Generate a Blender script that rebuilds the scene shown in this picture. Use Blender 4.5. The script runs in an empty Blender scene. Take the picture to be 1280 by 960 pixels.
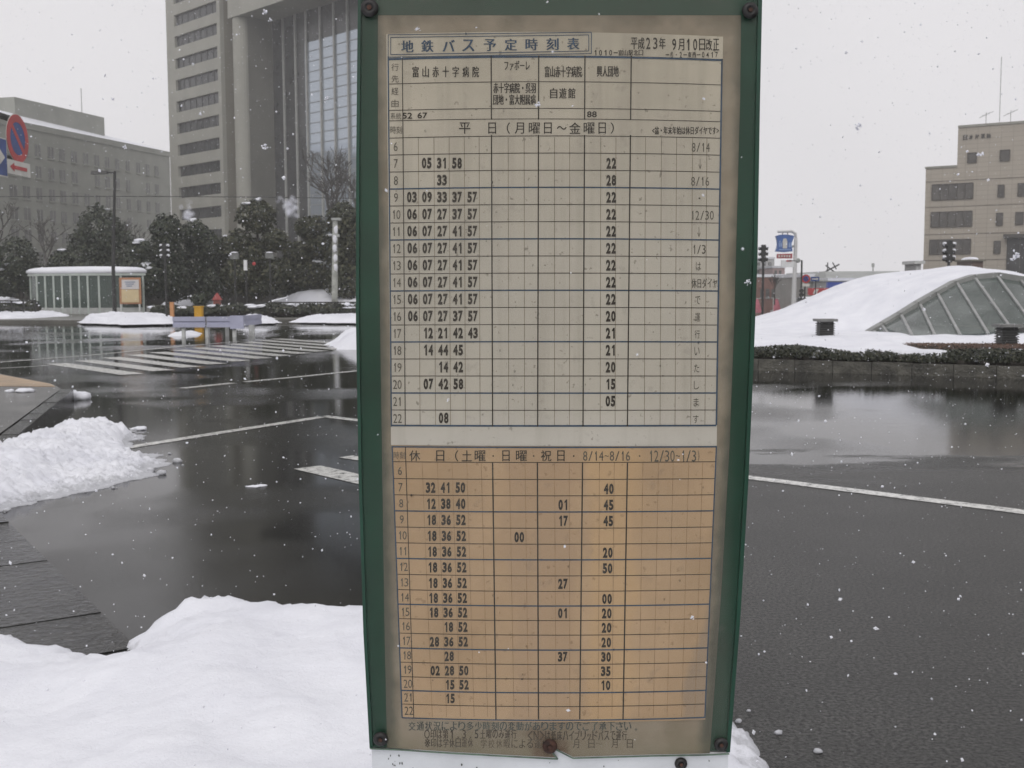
import bpy, math, random
import numpy as np
from mathutils import Vector, Matrix, noise as mnoise

rnd = random.Random(7)
SC = bpy.context.scene
COL = SC.collection

# ------------------------------------------------------------------ camera
F_PX = 1405.0
TILT = math.radians(4.88)
ROLL = -0.00365
CAM = Vector((0.0, 0.0, 1.5))
fwd = Vector((0, math.cos(TILT), -math.sin(TILT)))
r0 = Vector((1, 0, 0))
u0 = Vector((0, math.sin(TILT), math.cos(TILT)))
right = math.cos(ROLL) * r0 + math.sin(ROLL) * u0
up = -math.sin(ROLL) * r0 + math.cos(ROLL) * u0
cam = bpy.data.objects.new("camera", bpy.data.cameras.new("camera"))
COL.objects.link(cam)
cam.matrix_world = Matrix(((right.x, up.x, -fwd.x, CAM.x), (right.y, up.y, -fwd.y, CAM.y),
                           (right.z, up.z, -fwd.z, CAM.z), (0, 0, 0, 1)))
cam.data.sensor_width = 36.0
cam.data.lens = F_PX / 1280 * 36.0
cam.data.clip_start = 0.05
cam.data.clip_end = 3000
cam.data.dof.use_dof = True
cam.data.dof.focus_distance = 1.38
cam.data.dof.aperture_fstop = 27.0
SC.camera = cam

# ------------------------------------------------------------------ sky, sun, exposure
SUN_EL, SUN_AZ = math.radians(42), math.radians(190)     # azimuth from +Y towards +X
W = bpy.data.worlds.new("World")
SC.world = W
W.use_nodes = True
nt = W.node_tree
nt.nodes.clear()
wo = nt.nodes.new("ShaderNodeOutputWorld")
bg = nt.nodes.new("ShaderNodeBackground")
sky = nt.nodes.new("ShaderNodeTexSky")
sky.sky_type = 'NISHITA'
sky.sun_disc = False
sky.sun_elevation = SUN_EL
sky.sun_rotation = SUN_AZ
sky.air_density = 2.0
sky.dust_density = 8.0
hs = nt.nodes.new("ShaderNodeHueSaturation")
hs.inputs['Saturation'].default_value = 0.10
mx = nt.nodes.new("ShaderNodeMix")
mx.data_type = 'RGBA'
mx.inputs['Factor'].default_value = 0.90
tc = nt.nodes.new("ShaderNodeTexCoord")
nz = nt.nodes.new("ShaderNodeTexNoise")
nz.inputs['Scale'].default_value = 2.2
nz.inputs['Detail'].default_value = 4.0
cr = nt.nodes.new("ShaderNodeValToRGB")
cr.color_ramp.elements[0].position = 0.3
cr.color_ramp.elements[1].position = 0.7
cr.color_ramp.elements[0].color = (8.3, 8.15, 8.4, 1)
cr.color_ramp.elements[1].color = (9.2, 9.0, 9.25, 1)
nt.links.new(tc.outputs['Generated'], nz.inputs['Vector'])
nt.links.new(nz.outputs['Fac'], cr.inputs['Fac'])
nt.links.new(sky.outputs['Color'], hs.inputs['Color'])
nt.links.new(hs.outputs['Color'], mx.inputs['A'])
nt.links.new(cr.outputs['Color'], mx.inputs['B'])
nt.links.new(mx.outputs['Result'], bg.inputs['Color'])
bg.inputs['Strength'].default_value = 0.1
nt.links.new(bg.outputs['Background'], wo.inputs['Surface'])

sl = bpy.data.lights.new("sun", 'SUN')
sl.energy = 0.8
sl.angle = math.radians(50)
sl.color = (1.0, 0.97, 0.93)
sun = bpy.data.objects.new("sun", sl)
COL.objects.link(sun)
sdir = Vector((math.sin(SUN_AZ) * math.cos(SUN_EL), math.cos(SUN_AZ) * math.cos(SUN_EL), math.sin(SUN_EL)))
sun.rotation_euler = sdir.to_track_quat('Z', 'Y').to_euler()
sun.location = sdir * 60

SC.view_settings.view_transform = 'Standard'
SC.view_settings.look = 'None'
SC.view_settings.exposure = 0.0
SC.view_settings.gamma = 1.0
SC.view_settings.use_curve_mapping = False
cy = SC.cycles
cy.max_bounces = 8
cy.diffuse_bounces = 3
cy.glossy_bounces = 3
cy.transmission_bounces = 3
cy.transparent_max_bounces = 8
cy.volume_bounces = 4
cy.caustics_reflective = False
cy.caustics_refractive = False

# ------------------------------------------------------------------ pixel -> place helpers
def ray(px, py):
    return (fwd + (px - 640) / F_PX * right + (480 - py) / F_PX * up)

def P(px, py, Y):
    d = ray(px, py)
    return CAM + d * (Y / d.y)

def G(px, py, z=0.0):
    d = ray(px, py)
    return CAM + d * ((z - CAM.z) / d.z)

class Facade:
    """a vertical plane: origin (x, y), direction along the wall; u = metres along it"""
    def __init__(s, ox, oy, dx, dy):
        l = math.hypot(dx, dy)
        s.o = Vector((ox, oy, 0)); s.d = Vector((dx / l, dy / l, 0))
        n = Vector((s.d.y, -s.d.x, 0))
        if n.dot(CAM - s.o) < 0: n = -n
        s.n = n
    def uz(s, px, py, off=0.0):
        d = ray(px, py)
        t = (s.o + s.n * off - CAM).dot(s.n) / d.dot(s.n)
        p = CAM + d * t
        return (p - s.o).dot(s.d), p.z
    def pt(s, u, z, off=0.0):
        p = s.o + s.d * u + s.n * off
        return Vector((p.x, p.y, z))

# ------------------------------------------------------------------ mesh accumulator
class MB:
    def __init__(s):
        s.v = []; s.f = []
    def add(s, vs, fs):
        b = len(s.v)
        s.v += [tuple(v) for v in vs]
        s.f += [tuple(b + i for i in f) for f in fs]
    def hexa(s, a):      # 8 points: bottom 4 ccw, top 4
        s.add(a, [(3, 2, 1, 0), (4, 5, 6, 7), (0, 1, 5, 4), (1, 2, 6, 5), (2, 3, 7, 6), (3, 0, 4, 7)])
    def box(s, x0, x1, y0, y1, z0, z1):
        s.hexa([(x0, y0, z0), (x1, y0, z0), (x1, y1, z0), (x0, y1, z0), (x0, y0, z1), (x1, y0, z1), (x1, y1, z1), (x0, y1, z1)])
    def fbox(s, F, ua, ub, z0, z1, o0, o1):
        s.hexa([F.pt(ua, z0, o0), F.pt(ub, z0, o0), F.pt(ub, z0, o1), F.pt(ua, z0, o1),
                F.pt(ua, z1, o0), F.pt(ub, z1, o0), F.pt(ub, z1, o1), F.pt(ua, z1, o1)])
    def bar(s, a, b, w, h=None):
        a = Vector(a); b = Vector(b); h = h or w
        d = (b - a).normalized()
        k = Vector((0, 0, 1)) if abs(d.z) < 0.95 else Vector((0, 1, 0))
        x = d.cross(k).normalized() * (w / 2); y = x.normalized().cross(d).normalized() * (h / 2)
        s.hexa([a - x - y, a + x - y, a + x + y, a - x + y, b - x - y, b + x - y, b + x + y, b - x + y])
    def tube(s, pts, rads, n=8, cap=True):
        pts = [Vector(p) for p in pts]; rings = []; vs = []
        if not isinstance(rads, (list, tuple)): rads = [rads] * len(pts)
        for i, p in enumerate(pts):
            d = (pts[min(i + 1, len(pts) - 1)] - pts[max(i - 1, 0)]).normalized()
            k = Vector((0, 0, 1)) if abs(d.z) < 0.9 else Vector((0, 1, 0))
            x = d.cross(k).normalized(); y = d.cross(x).normalized()
            for j in range(n):
                a = 2 * math.pi * j / n
                vs.append(p + (x * math.cos(a) + y * math.sin(a)) * rads[i])
        fs = []
        for i in range(len(pts) - 1):
            for j in range(n):
                k = (j + 1) % n
                fs.append((i * n + j, i * n + k, (i + 1) * n + k, (i + 1) * n + j))
        if cap:
            fs.append(tuple(range(n))[::-1]); fs.append(tuple((len(pts) - 1) * n + j for j in range(n)))
        s.add(vs, fs)
    def lathe(s, c, axis, prof, n=20):
        """prof: list of (radius, distance along axis)"""
        c = Vector(c); a = Vector(axis).normalized()
        k = Vector((0, 0, 1)) if abs(a.z) < 0.9 else Vector((0, 1, 0))
        x = a.cross(k).normalized(); y = a.cross(x).normalized()
        vs = []; fs = []
        for (r, h) in prof:
            for j in range(n):
                t = 2 * math.pi * j / n
                vs.append(c + a * h + (x * math.cos(t) + y * math.sin(t)) * max(r, 1e-5))
        for i in range(len(prof) - 1):
            for j in range(n):
                q = (j + 1) % n
                fs.append((i * n + j, i * n + q, (i + 1) * n + q, (i + 1) * n + j))
        fs.append(tuple(range(n))); fs.append(tuple((len(prof) - 1) * n + j for j in range(n))[::-1])
        s.add(vs, fs)
    def prism(s, poly, z0, z1):
        n = len(poly)
        s.add([(p[0], p[1], z0) for p in poly] + [(p[0], p[1], z1) for p in poly],
              [tuple(range(n))[::-1], tuple(range(n, 2 * n))] + [(i, (i + 1) % n, n + (i + 1) % n, n + i) for i in range(n)])
    def blob(s, c, rx, ry, rz, seed=0, amp=0.25, n=10, m=6):
        vs = []; fs = []
        for i in range(m + 1):
            th = math.pi * i / m
            for j in range(n):
                ph = 2 * math.pi * j / n
                d = Vector((math.sin(th) * math.cos(ph), math.sin(th) * math.sin(ph), math.cos(th)))
                r = 1 + amp * mnoise.noise(d * 1.8 + Vector((seed * 7.3, seed * 1.7, 0)))
                vs.append((c[0] + d.x * rx * r, c[1] + d.y * ry * r, c[2] + d.z * rz * r))
        for i in range(m):
            for j in range(n):
                q = (j + 1) % n
                fs.append((i * n + j, (i + 1) * n + j, (i + 1) * n + q, i * n + q))
        s.add(vs, fs)
    def build(s, name, mat, parent=None, smooth=False):
        me = bpy.data.meshes.new(name)
        off = parent_world(parent)
        me.from_pydata([(v[0] - off.x, v[1] - off.y, v[2] - off.z) for v in s.v], [], s.f)
        me.validate()
        if smooth:
            me.polygons.foreach_set("use_smooth", [True] * len(me.polygons))
        me.materials.append(mat)
        o = bpy.data.objects.new(name, me)
        COL.objects.link(o)
        if parent is not None: o.parent = parent
        return o

def parent_world(p):
    v = Vector((0, 0, 0))
    while p is not None:
        v += p.location; p = p.parent
    return v

def thing(name, label, cat, loc=(0, 0, 0), group=None):
    o = bpy.data.objects.new(name, None)
    o.empty_display_size = 0.2
    o.location = loc
    COL.objects.link(o)
    return tag(o, label, cat, group)

def tag(o, label=None, cat=None, group=None, kind=None):
    if label: o['label'] = label
    if cat: o['category'] = cat
    if group: o['group'] = group
    if kind: o['kind'] = kind
    return o

def structure(name, mb, mat, smooth=False):
    return tag(mb.build(name, mat, None, smooth), kind='structure')

def copy_tree(o, parent=None):
    c = o.copy(); COL.objects.link(c); c.parent = parent
    for ch in list(o.children): copy_tree(ch, c)
    return c

# ------------------------------------------------------------------ materials
def new_mat(name):
    m = bpy.data.materials.new(name); m.use_nodes = True
    t = m.node_tree
    return m, t, t.nodes['Principled BSDF']

def N(t, kind, **kw):
    n = t.nodes.new(kind)
    for k, v in kw.items():
        if k in n.inputs: n.inputs[k].default_value = v
        else: setattr(n, k, v)
    return n

def coords(t, which='Object', scale=(1, 1, 1)):
    c = N(t, 'ShaderNodeTexCoord'); m = N(t, 'ShaderNodeMapping')
    m.inputs['Scale'].default_value = scale
    t.links.new(c.outputs[which], m.inputs['Vector'])
    return m.outputs['Vector']

def noise_fac(t, vec, scale, detail=4.0, rough=0.55, lo=0.35, hi=0.65):
    n = N(t, 'ShaderNodeTexNoise'); n.inputs['Scale'].default_value = scale
    n.inputs['Detail'].default_value = detail; n.inputs['Roughness'].default_value = rough
    t.links.new(vec, n.inputs['Vector'])
    r = N(t, 'ShaderNodeMapRange'); r.inputs['From Min'].default_value = lo; r.inputs['From Max'].default_value = hi
    t.links.new(n.outputs['Fac'], r.inputs['Value'])
    return r.outputs['Result']

def mixc(t, fac, a, b):
    m = N(t, 'ShaderNodeMix', data_type='RGBA')
    for sock, v in (('Factor', fac), ('A', a), ('B', b)):
        if hasattr(v, 'is_output'): t.links.new(v, m.inputs[sock])
        elif sock == 'Factor': m.inputs[sock].default_value = v
        else: m.inputs[sock].default_value = (*v, 1) if len(v) == 3 else v
    return m.outputs['Result']

def mixf(t, fac, a, b):
    m = N(t, 'ShaderNodeMix', data_type='FLOAT')
    for sock, v in (('Factor', fac), ('A', a), ('B', b)):
        if hasattr(v, 'is_output'): t.links.new(v, m.inputs[sock])
        else: m.inputs[sock].default_value = v
    return m.outputs['Result']

def math_(t, op, a, b=0.0, clamp=False):
    m = N(t, 'ShaderNodeMath', operation=op, use_clamp=clamp)
    for i, v in enumerate((a, b)):
        if hasattr(v, 'is_output'): t.links.new(v, m.inputs[i])
        else: m.inputs[i].default_value = v
    return m.outputs[0]

def bump(t, bsdf, height, strength, dist):
    b = N(t, 'ShaderNodeBump'); b.inputs['Strength'].default_value = strength; b.inputs['Distance'].default_value = dist
    t.links.new(height, b.inputs['Height']); t.links.new(b.outputs['Normal'], bsdf.inputs['Normal'])

def plain(name, col, rough=0.6, var=0.25, scale=3.0, metal=0.0, bmp=0.0, bscale=40.0, spec=0.5):
    m, t, b = new_mat(name)
    v = coords(t)
    f = noise_fac(t, v, scale, 5.0)
    lo = tuple(c * (1 - var) for c in col); hi = tuple(min(c * (1 + var), 0.9) for c in col)
    t.links.new(mixc(t, f, lo, hi), b.inputs['Base Color'])
    b.inputs['Roughness'].default_value = rough
    b.inputs['Metallic'].default_value = metal
    b.inputs['Specular IOR Level'].default_value = spec
    if bmp:
        bump(t, b, noise_fac(t, v, bscale, 4.0), bmp, 0.02)
    return m

def snow_mat(name='snow', scale=1.0, slush=False):
    m, t, b = new_mat(name)
    v = coords(t)
    f = noise_fac(t, v, 2.0 * scale, 6.0)
    c = mixc(t, f, (0.715, 0.725, 0.78), (0.80, 0.81, 0.855))
    grit = noise_fac(t, v, 75 * scale, 3.0, .6, .70, .76)
    c = mixc(t, math_(t, 'MULTIPLY', grit, .18), c, (.28, .27, .25))
    if slush:      # the thin soaked rim next to the road
        sep = N(t, 'ShaderNodeSeparateXYZ'); t.links.new(v, sep.inputs[0])
        r = N(t, 'ShaderNodeMapRange'); r.inputs['From Min'].default_value = .055; r.inputs['From Max'].default_value = .008
        t.links.new(math_(t, 'ADD', sep.outputs['Z'], math_(t, 'MULTIPLY', math_(t, 'SUBTRACT', noise_fac(t, v, 16, 6.0, .7), .6), .06)), r.inputs['Value'])
        c = mixc(t, math_(t, 'MULTIPLY', r.outputs[0], .62), c, (.30, .305, .315))
    t.links.new(c, b.inputs['Base Color'])
    b.inputs['Roughness'].default_value = 0.75
    b.inputs['Specular IOR Level'].default_value = 0.25
    h1 = noise_fac(t, v, 9 * scale, 8.0, 0.65, 0.2, 0.8)
    h2 = noise_fac(t, v, 110 * scale, 3.0, 0.6, 0.3, 0.7)
    bump(t, b, math_(t, 'ADD', h1, math_(t, 'MULTIPLY', h2, .12)), 0.4, 0.03 / scale)
    return m

M = {}
M['snow'] = snow_mat()
M['snow_far'] = snow_mat('snow_far', 0.4)
M['snow_slush'] = snow_mat('snow_slush', 1.0, True)

def asphalt_mat():
    m, t, b = new_mat('wet_asphalt')
    v = coords(t)
    sep = N(t, 'ShaderNodeSeparateXYZ'); t.links.new(v, sep.inputs[0])
    # wetter to the west of the sign and along the far kerb, only damp on the near lane east of it
    gx = N(t, 'ShaderNodeMapRange'); gx.inputs['From Min'].default_value = 0.6; gx.inputs['From Max'].default_value = -0.6
    t.links.new(sep.outputs['X'], gx.inputs['Value'])
    gy = N(t, 'ShaderNodeMapRange'); gy.inputs['From Min'].default_value = 8.6; gy.inputs['From Max'].default_value = 9.9
    t.links.new(math_(t, 'ADD', sep.outputs['Y'], math_(t, 'MULTIPLY', math_(t, 'SUBTRACT', noise_fac(t, coords(t, 'Object', (.4, 1, 1)), 1.2, 5.0), .5), 1.3)), gy.inputs['Value'])
    wet = math_(t, 'MAXIMUM', gx.outputs[0], gy.outputs[0])
    big = noise_fac(t, v, 0.28, 3.0, 0.5, 0.3, 0.62)
    wetm = math_(t, 'MULTIPLY', wet, math_(t, 'ADD', math_(t, 'MULTIPLY', big, 0.15), 0.91), True)
    agg = noise_fac(t, v, 62, 4.0, 0.75, 0.40, 0.64)
    blot = noise_fac(t, v, 1.3, 5.0)
    dry = mixc(t, agg, (0.012, 0.012, 0.012), (0.135, 0.133, 0.126))
    dry = mixc(t, math_(t, 'MULTIPLY', blot, 0.45), dry, (0.035, 0.035, 0.034))
    wcol = mixc(t, agg, (0.005, 0.005, 0.004), (0.012, 0.012, 0.010))
    t.links.new(mixc(t, wetm, dry, wcol), b.inputs['Base Color'])
    str_ = noise_fac(t, coords(t, 'Object', (.35, 1.6, 1)), 1.1, 5.0, .6, .42, .62)
    rw = mixf(t, str_, 0.008, 0.05)
    t.links.new(mixf(t, wetm, 0.36, rw), b.inputs['Roughness'])
    b.inputs['IOR'].default_value = 1.33
    b.inputs['Specular IOR Level'].default_value = 0.36
    hh = math_(t, 'MULTIPLY', agg, math_(t, 'SUBTRACT', 1.0, math_(t, 'MULTIPLY', wetm, 0.99)))
    rip = noise_fac(t, coords(t, 'Object', (1, 1, 1)), 3.5, 2.0)
    hh2 = math_(t, 'ADD', hh, math_(t, 'MULTIPLY', rip, 0.02))
    bump(t, b, hh2, 0.5, 0.012)
    return m
M['asphalt'] = asphalt_mat()

def paint_mat():
    m, t, b = new_mat('road_paint')
    v = coords(t)
    worn = noise_fac(t, v, 14, 6.0, 0.7, 0.34, 0.54)
    t.links.new(mixc(t, worn, (0.10, 0.10, 0.095), (0.64, 0.64, 0.61)), b.inputs['Base Color'])
    b.inputs['Roughness'].default_value = 0.25; b.inputs['IOR'].default_value = 1.33
    return m
M['paint'] = paint_mat()
M['kerb'] = plain('wet_kerb_stone', (0.020, 0.020, 0.018), 0.12, 0.5, 6, bmp=0.3, bscale=22, spec=.3)
M['granite'] = plain('planter_granite', (0.075, 0.072, 0.06), 0.4, 0.5, 4, bmp=0.4, bscale=25)
M['slab'] = plain('pavement_slab', (0.075, 0.073, 0.068), 0.25, 0.4, 2, bmp=0.2, bscale=40)
M['tan_paving'] = plain('tan_paving', (0.33, 0.225, 0.125), 0.4, 0.2, 3, bmp=0.2)
M['far_pave'] = plain('far_pavement', (0.12, 0.115, 0.10), 0.35, 0.3, 0.6)
M['conc_left'] = plain('office_concrete', (0.265, 0.27, 0.24), 0.8, 0.10, 0.3)
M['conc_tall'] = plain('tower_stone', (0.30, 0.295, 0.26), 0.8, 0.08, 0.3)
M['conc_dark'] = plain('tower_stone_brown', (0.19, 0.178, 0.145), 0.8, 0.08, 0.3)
M['win_dark'] = plain('dark_window_glass', (0.035, 0.036, 0.036), 0.25, 0.4, 0.5)
M['win_soft'] = plain('office_window_glass', (0.10, 0.10, 0.095), 0.3, 0.3, 0.6)
M['fin'] = plain('pale_fin_metal', (0.33, 0.335, 0.32), 0.5, 0.1, 1)
M['metal_dark'] = plain('dark_painted_metal', (0.022, 0.022, 0.021), 0.4, 0.3, 5)
M['metal_grey'] = plain('grey_metal', (0.36, 0.37, 0.36), 0.42, 0.15, 5)
M['metal_light'] = plain('pale_metal', (0.55, 0.56, 0.55), 0.4, 0.12, 4)
M['white_paint'] = plain('white_paint', (0.74, 0.75, 0.76), 0.4, 0.05, 2)
M['bark'] = plain('bark', (0.045, 0.04, 0.034), 0.9, 0.4, 8)
M['twig'] = plain('bare_twigs', (0.075, 0.07, 0.064), 0.9, 0.3, 4)

def leaf_mat(name, a, b_, c):
    m, t, b = new_mat(name)
    g = N(t, 'ShaderNodeNewGeometry')
    r = N(t, 'ShaderNodeValToRGB')
    r.color_ramp.elements[0].color = (*a, 1); r.color_ramp.elements[1].color = (*c, 1)
    e = r.color_ramp.elements.new(0.55); e.color = (*b_, 1)
    t.links.new(g.outputs['Random Per Island'], r.inputs['Fac'])
    t.links.new(r.outputs['Color'], b.inputs['Base Color'])
    b.inputs['Roughness'].default_value = 0.55
    return m
M['leaf'] = leaf_mat('evergreen_leaf', (0.012, 0.019, 0.010), (0.029, 0.041, 0.022), (0.070, 0.078, 0.042))
M['leaf_olive'] = leaf_mat('olive_leaf', (0.015, 0.020, 0.009), (0.042, 0.048, 0.022), (0.092, 0.09, 0.046))
M['hedge'] = leaf_mat('hedge_leaf', (0.012, 0.015, 0.010), (0.028, 0.034, 0.020), (0.06, 0.06, 0.035))
M['dead_leaf'] = leaf_mat('brown_leaf', (0.045, 0.022, 0.014), (0.085, 0.042, 0.026), (0.14, 0.08, 0.05))

# ================================================================== GROUND
def smooth(a, b, x):
    t = min(1, max(0, (x - a) / (b - a))); return t * t * (3 - 2 * t)
def lot(x, y):
    """the street beyond the canopy lies lower than the square"""
    return -2.3 * min(1, max(0, (y - 66) / 72)) * smooth(4, 12, x)
gx_ = [-250, -60, 4, 6, 8, 10, 12, 60, 130, 250]; gy_ = [-60, 0, 30, 66, 78, 90, 102, 114, 126, 138, 180, 255]
mb = MB(); nx_ = len(gx_)
mb.add([(x, y, lot(x, y)) for y in gy_ for x in gx_],
       [(j * nx_ + i, j * nx_ + i + 1, (j + 1) * nx_ + i + 1, (j + 1) * nx_ + i) for j in range(len(gy_) - 1) for i in range(nx_ - 1)])
structure('road', mb, M['asphalt'])

def ribbon(mb, pts, width, z=0.004):
    """flat painted line through ground points"""
    pts = [Vector((p[0], p[1], 0)) for p in pts]
    L = []; R = []
    for i, p in enumerate(pts):
        d = (pts[min(i + 1, len(pts) - 1)] - pts[max(i - 1, 0)]).normalized()
        n = Vector((-d.y, d.x, 0)) * width / 2
        L.append((p.x + n.x, p.y + n.y, z)); R.append((p.x - n.x, p.y - n.y, z))
    k = len(pts)
    mb.add(L + R, [(i, i + 1, k + i + 1, k + i) for i in range(k - 1)])

mk = MB()
ribbon(mk, [G(120, 566), G(270, 542), G(405, 521)], 0.15)
ribbon(mk, [G(404, 520.5), G(520, 534)], 0.15)
ribbon(mk, [G(228, 485.5), G(291, 479)], 0.18)
ribbon(mk, [G(306, 477.5), G(380, 470.5), G(520, 456)], 0.16)
ribbon(mk, [G(384, 584.5), G(452, 600), G(600, 634)], 0.26)
ribbon(mk, [G(432, 571), G(560, 590)], 0.16)
ribbon(mk, [G(640, 548), G(935, 597), G(1110, 619), G(1280, 640.5), G(1500, 668)], 0.15)
ribbon(mk, [G(-60, 457.5), G(110, 444.5), G(236, 432), G(300, 427)], 0.14)
ribbon(mk, [G(-40, 463), G(60, 457)], 0.10)
ribbon(mk, [G(345, 406.5), G(440, 407.5), G(620, 409)], 0.25)
# crosswalk stripes, interpolated between the first and the last of them
a0, b0 = G(70, 454.5), G(166, 468)
a1, b1 = G(345, 423.5), G(462, 432)
for i in range(12):
    f = i / 11
    ribbon(mk, [a0.lerp(a1, f), b0.lerp(b1, f)], 0.43)
structure('road_markings', mk, M['paint'])

# a low strip of newer asphalt along the far lane, and the far pavement
far = MB()
fp = [G(-300, 404), G(100, 404.5), G(345, 403), G(446, 404), G(700, 404)]
far.prism([(p.x, p.y) for p in fp] + [(3.5, 250), (-245, 250)], 0.001, 0.15)
structure('far_pavement', far, M['far_pave'])

# left traffic island
isl = [G(76, 486, .15), G(66, 479.5, .15), G(0, 467, .15), G(-160, 452, .15), G(-420, 520, .15), G(-150, 655, .15), G(0, 541, .15)]
pm = MB(); pm.prism([(p.x, p.y) for p in isl], 0.0, 0.146)
structure('island_pavement', pm, M['slab'])
tp = MB(); q = [G(69, 483, .15), G(63, 479.7, .15), G(0, 468, .15), G(-150, 454, .15), G(-190, 486, .15), G(0, 482.5, .15)]
tp.prism([(p.x, p.y) for p in q], 0.147, 0.152)
structure('tan_pavement', tp, M['tan_paving'])
kb = MB()
k0, k1 = G(77, 487, .15), G(-150, 658, .15)
dv = (k1 - k0); L = dv.length; dv.normalize(); nv = Vector((-dv.y, dv.x, 0))
if nv.x < 0: nv = -nv
n = int(L / 0.62)
for i in range(n):
    a = k0 + dv * (i * 0.62 + 0.006); b = k0 + dv * ((i + 1) * 0.62 - 0.006)
    p = [a, b, b + nv * 0.15, a + nv * 0.15]
    kb.prism([(v.x, v.y) for v in p], 0.0, 0.155 + rnd.uniform(-.004, .004))
structure('island_kerb', kb, M['kerb'])

# near pavement with its gutter stones (the snow bank lies on it)
e0, e1 = G(-8, 640), G(152, 800)
dv = (e1 - e0); dv.z = 0; dv.normalize(); nv = Vector((dv.y, -dv.x, 0))
if nv.x > 0: nv = -nv
gm = MB()
for i in range(-4, 9):
    a = e0 + dv * (i * 0.6 + 0.008); b = e0 + dv * ((i + 1) * 0.6 - 0.008)
    for w0, w1, h in ((0.0, 0.5, 0.035), (0.512, 0.75, 0.09)):
        p = [a + nv * w0, b + nv * w0, b + nv * w1, a + nv * w1]
        gm.prism([(v.x, v.y) for v in p], 0.0, h + rnd.uniform(-.004, .004))
structure('kerb', gm, M['kerb'])
npv = MB()
a = e0 + nv * 0.76 - dv * 2.4; b = e0 + nv * 0.76 + dv * 5.4
p = [a, b, b + nv * 4, a + nv * 4]
npv.prism([(v.x, v.y) for v in p], 0.0, 0.085)
structure('pavement', npv, M['slab'])

# ================================================================== SNOW BANKS
def poly_sdf(poly, X, Y):
    poly = np.array(poly, float)
    d = np.full(X.shape, 1e9); inside = np.zeros(X.shape, bool)
    n = len(poly)
    for i in range(n):
        x0, y0 = poly[i]; x1, y1 = poly[(i + 1) % n]
        ex, ey = x1 - x0, y1 - y0
        t = np.clip(((X - x0) * ex + (Y - y0) * ey) / (ex * ex + ey * ey + 1e-12), 0, 1)
        d = np.minimum(d, np.hypot(X - x0 - t * ex, Y - y0 - t * ey))
        c = ((y0 > Y) != (y1 > Y))
        xi = x0 + (Y - y0) / (y1 - y0 + 1e-12) * ex
        inside ^= c & (X < xi)
    return np.where(inside, d, -d)

def snow_field(name, poly, H, edge, res, base=0.0, rough=0.08, fine=0.02, seed=0.0, mat=None, apron=0.0, lip=0.0, crumbs=0.0):
    """a heap of snow over a ground polygon; its rim is broken up by noise"""
    px = [p[0] for p in poly]; py = [p[1] for p in poly]
    pad = edge * 0.5 + rough * 2
    xs = np.arange(min(px) - pad, max(px) + pad + res, res); ys = np.arange(min(py) - pad, max(py) + pad + res, res)
    X, Y = np.meshgrid(xs, ys)
    D = poly_sdf(poly, X, Y)
    vs = []; idx = -np.ones(X.shape, int)
    Z = np.zeros(X.shape)
    for i in range(X.shape[0]):
        for j in range(X.shape[1]):
            if D[i, j] < -pad: Z[i, j] = -9; continue
            v = Vector((X[i, j], Y[i, j], seed))
            d = D[i, j] + rough * (mnoise.fractal(v * (0.35 / max(rough, .02)), 1.0, 2.0, 4))
            h = (H(X[i, j], Y[i, j]) if callable(H) else H)
            if d > 0:
                z = h * math.tanh(d / edge) ** 0.75 * (1 + 0.25 * mnoise.noise(v * (0.7 / edge)))
                z += fine * mnoise.fractal(v * 4.0 / max(edge, .15), 1.0, 2.0, 4) * min(1, d / edge * 2)
                z += lip * mnoise.fractal(v * 11.0 + Vector((3, 1, 7)), 0.7, 2.0, 4) * math.exp(-d / (edge * 1.2)) * min(1, d / 0.03)
                Z[i, j] = base + max(z, -0.02)
            elif apron and d + apron * (.75 + 1.1 * mnoise.noise(v * 5.0)) > 0:
                Z[i, j] = base + .007 + .009 * mnoise.noise(v * 22.0)
            else:
                Z[i, j] = base - 0.03
    mb = MB(); fs = []
    rr = random.Random(int(seed * 10))
    for _ in range(int(crumbs * 700)):
        k = rr.randrange(len(poly)); a, b = poly[k], poly[(k + 1) % len(poly)]
        f = rr.random(); x = a[0] + (b[0] - a[0]) * f; y = a[1] + (b[1] - a[1]) * f
        if y < 2.4 or not -5 < x < 1.5: continue
        q = .006 + .026 * rr.random() ** 3
        mb.blob((x + rr.gauss(0, crumbs * 1.3), y + rr.gauss(0, crumbs * 1.3), base + q * .4), q * 1.3, q, q * .8, _, .5, 6, 4)
    for i in range(X.shape[0] - 1):
        for j in range(X.shape[1] - 1):
            q = ((i, j), (i, j + 1), (i + 1, j + 1), (i + 1, j))
            zz = [Z[a] for a in q]
            if min(zz) < -5 or max(zz) <= base - 0.02: continue
            for a in q:
                if idx[a] < 0:
                    idx[a] = len(mb.v); mb.v.append((X[a], Y[a], Z[a]))
            mb.f.append(tuple(int(idx[a]) for a in q))
    return mb.build(name, mat or M['snow'], None, True)

def gp(pts, z=0.0):
    return [(G(x, y, z).x, G(x, y, z).y) for x, y in pts]

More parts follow.
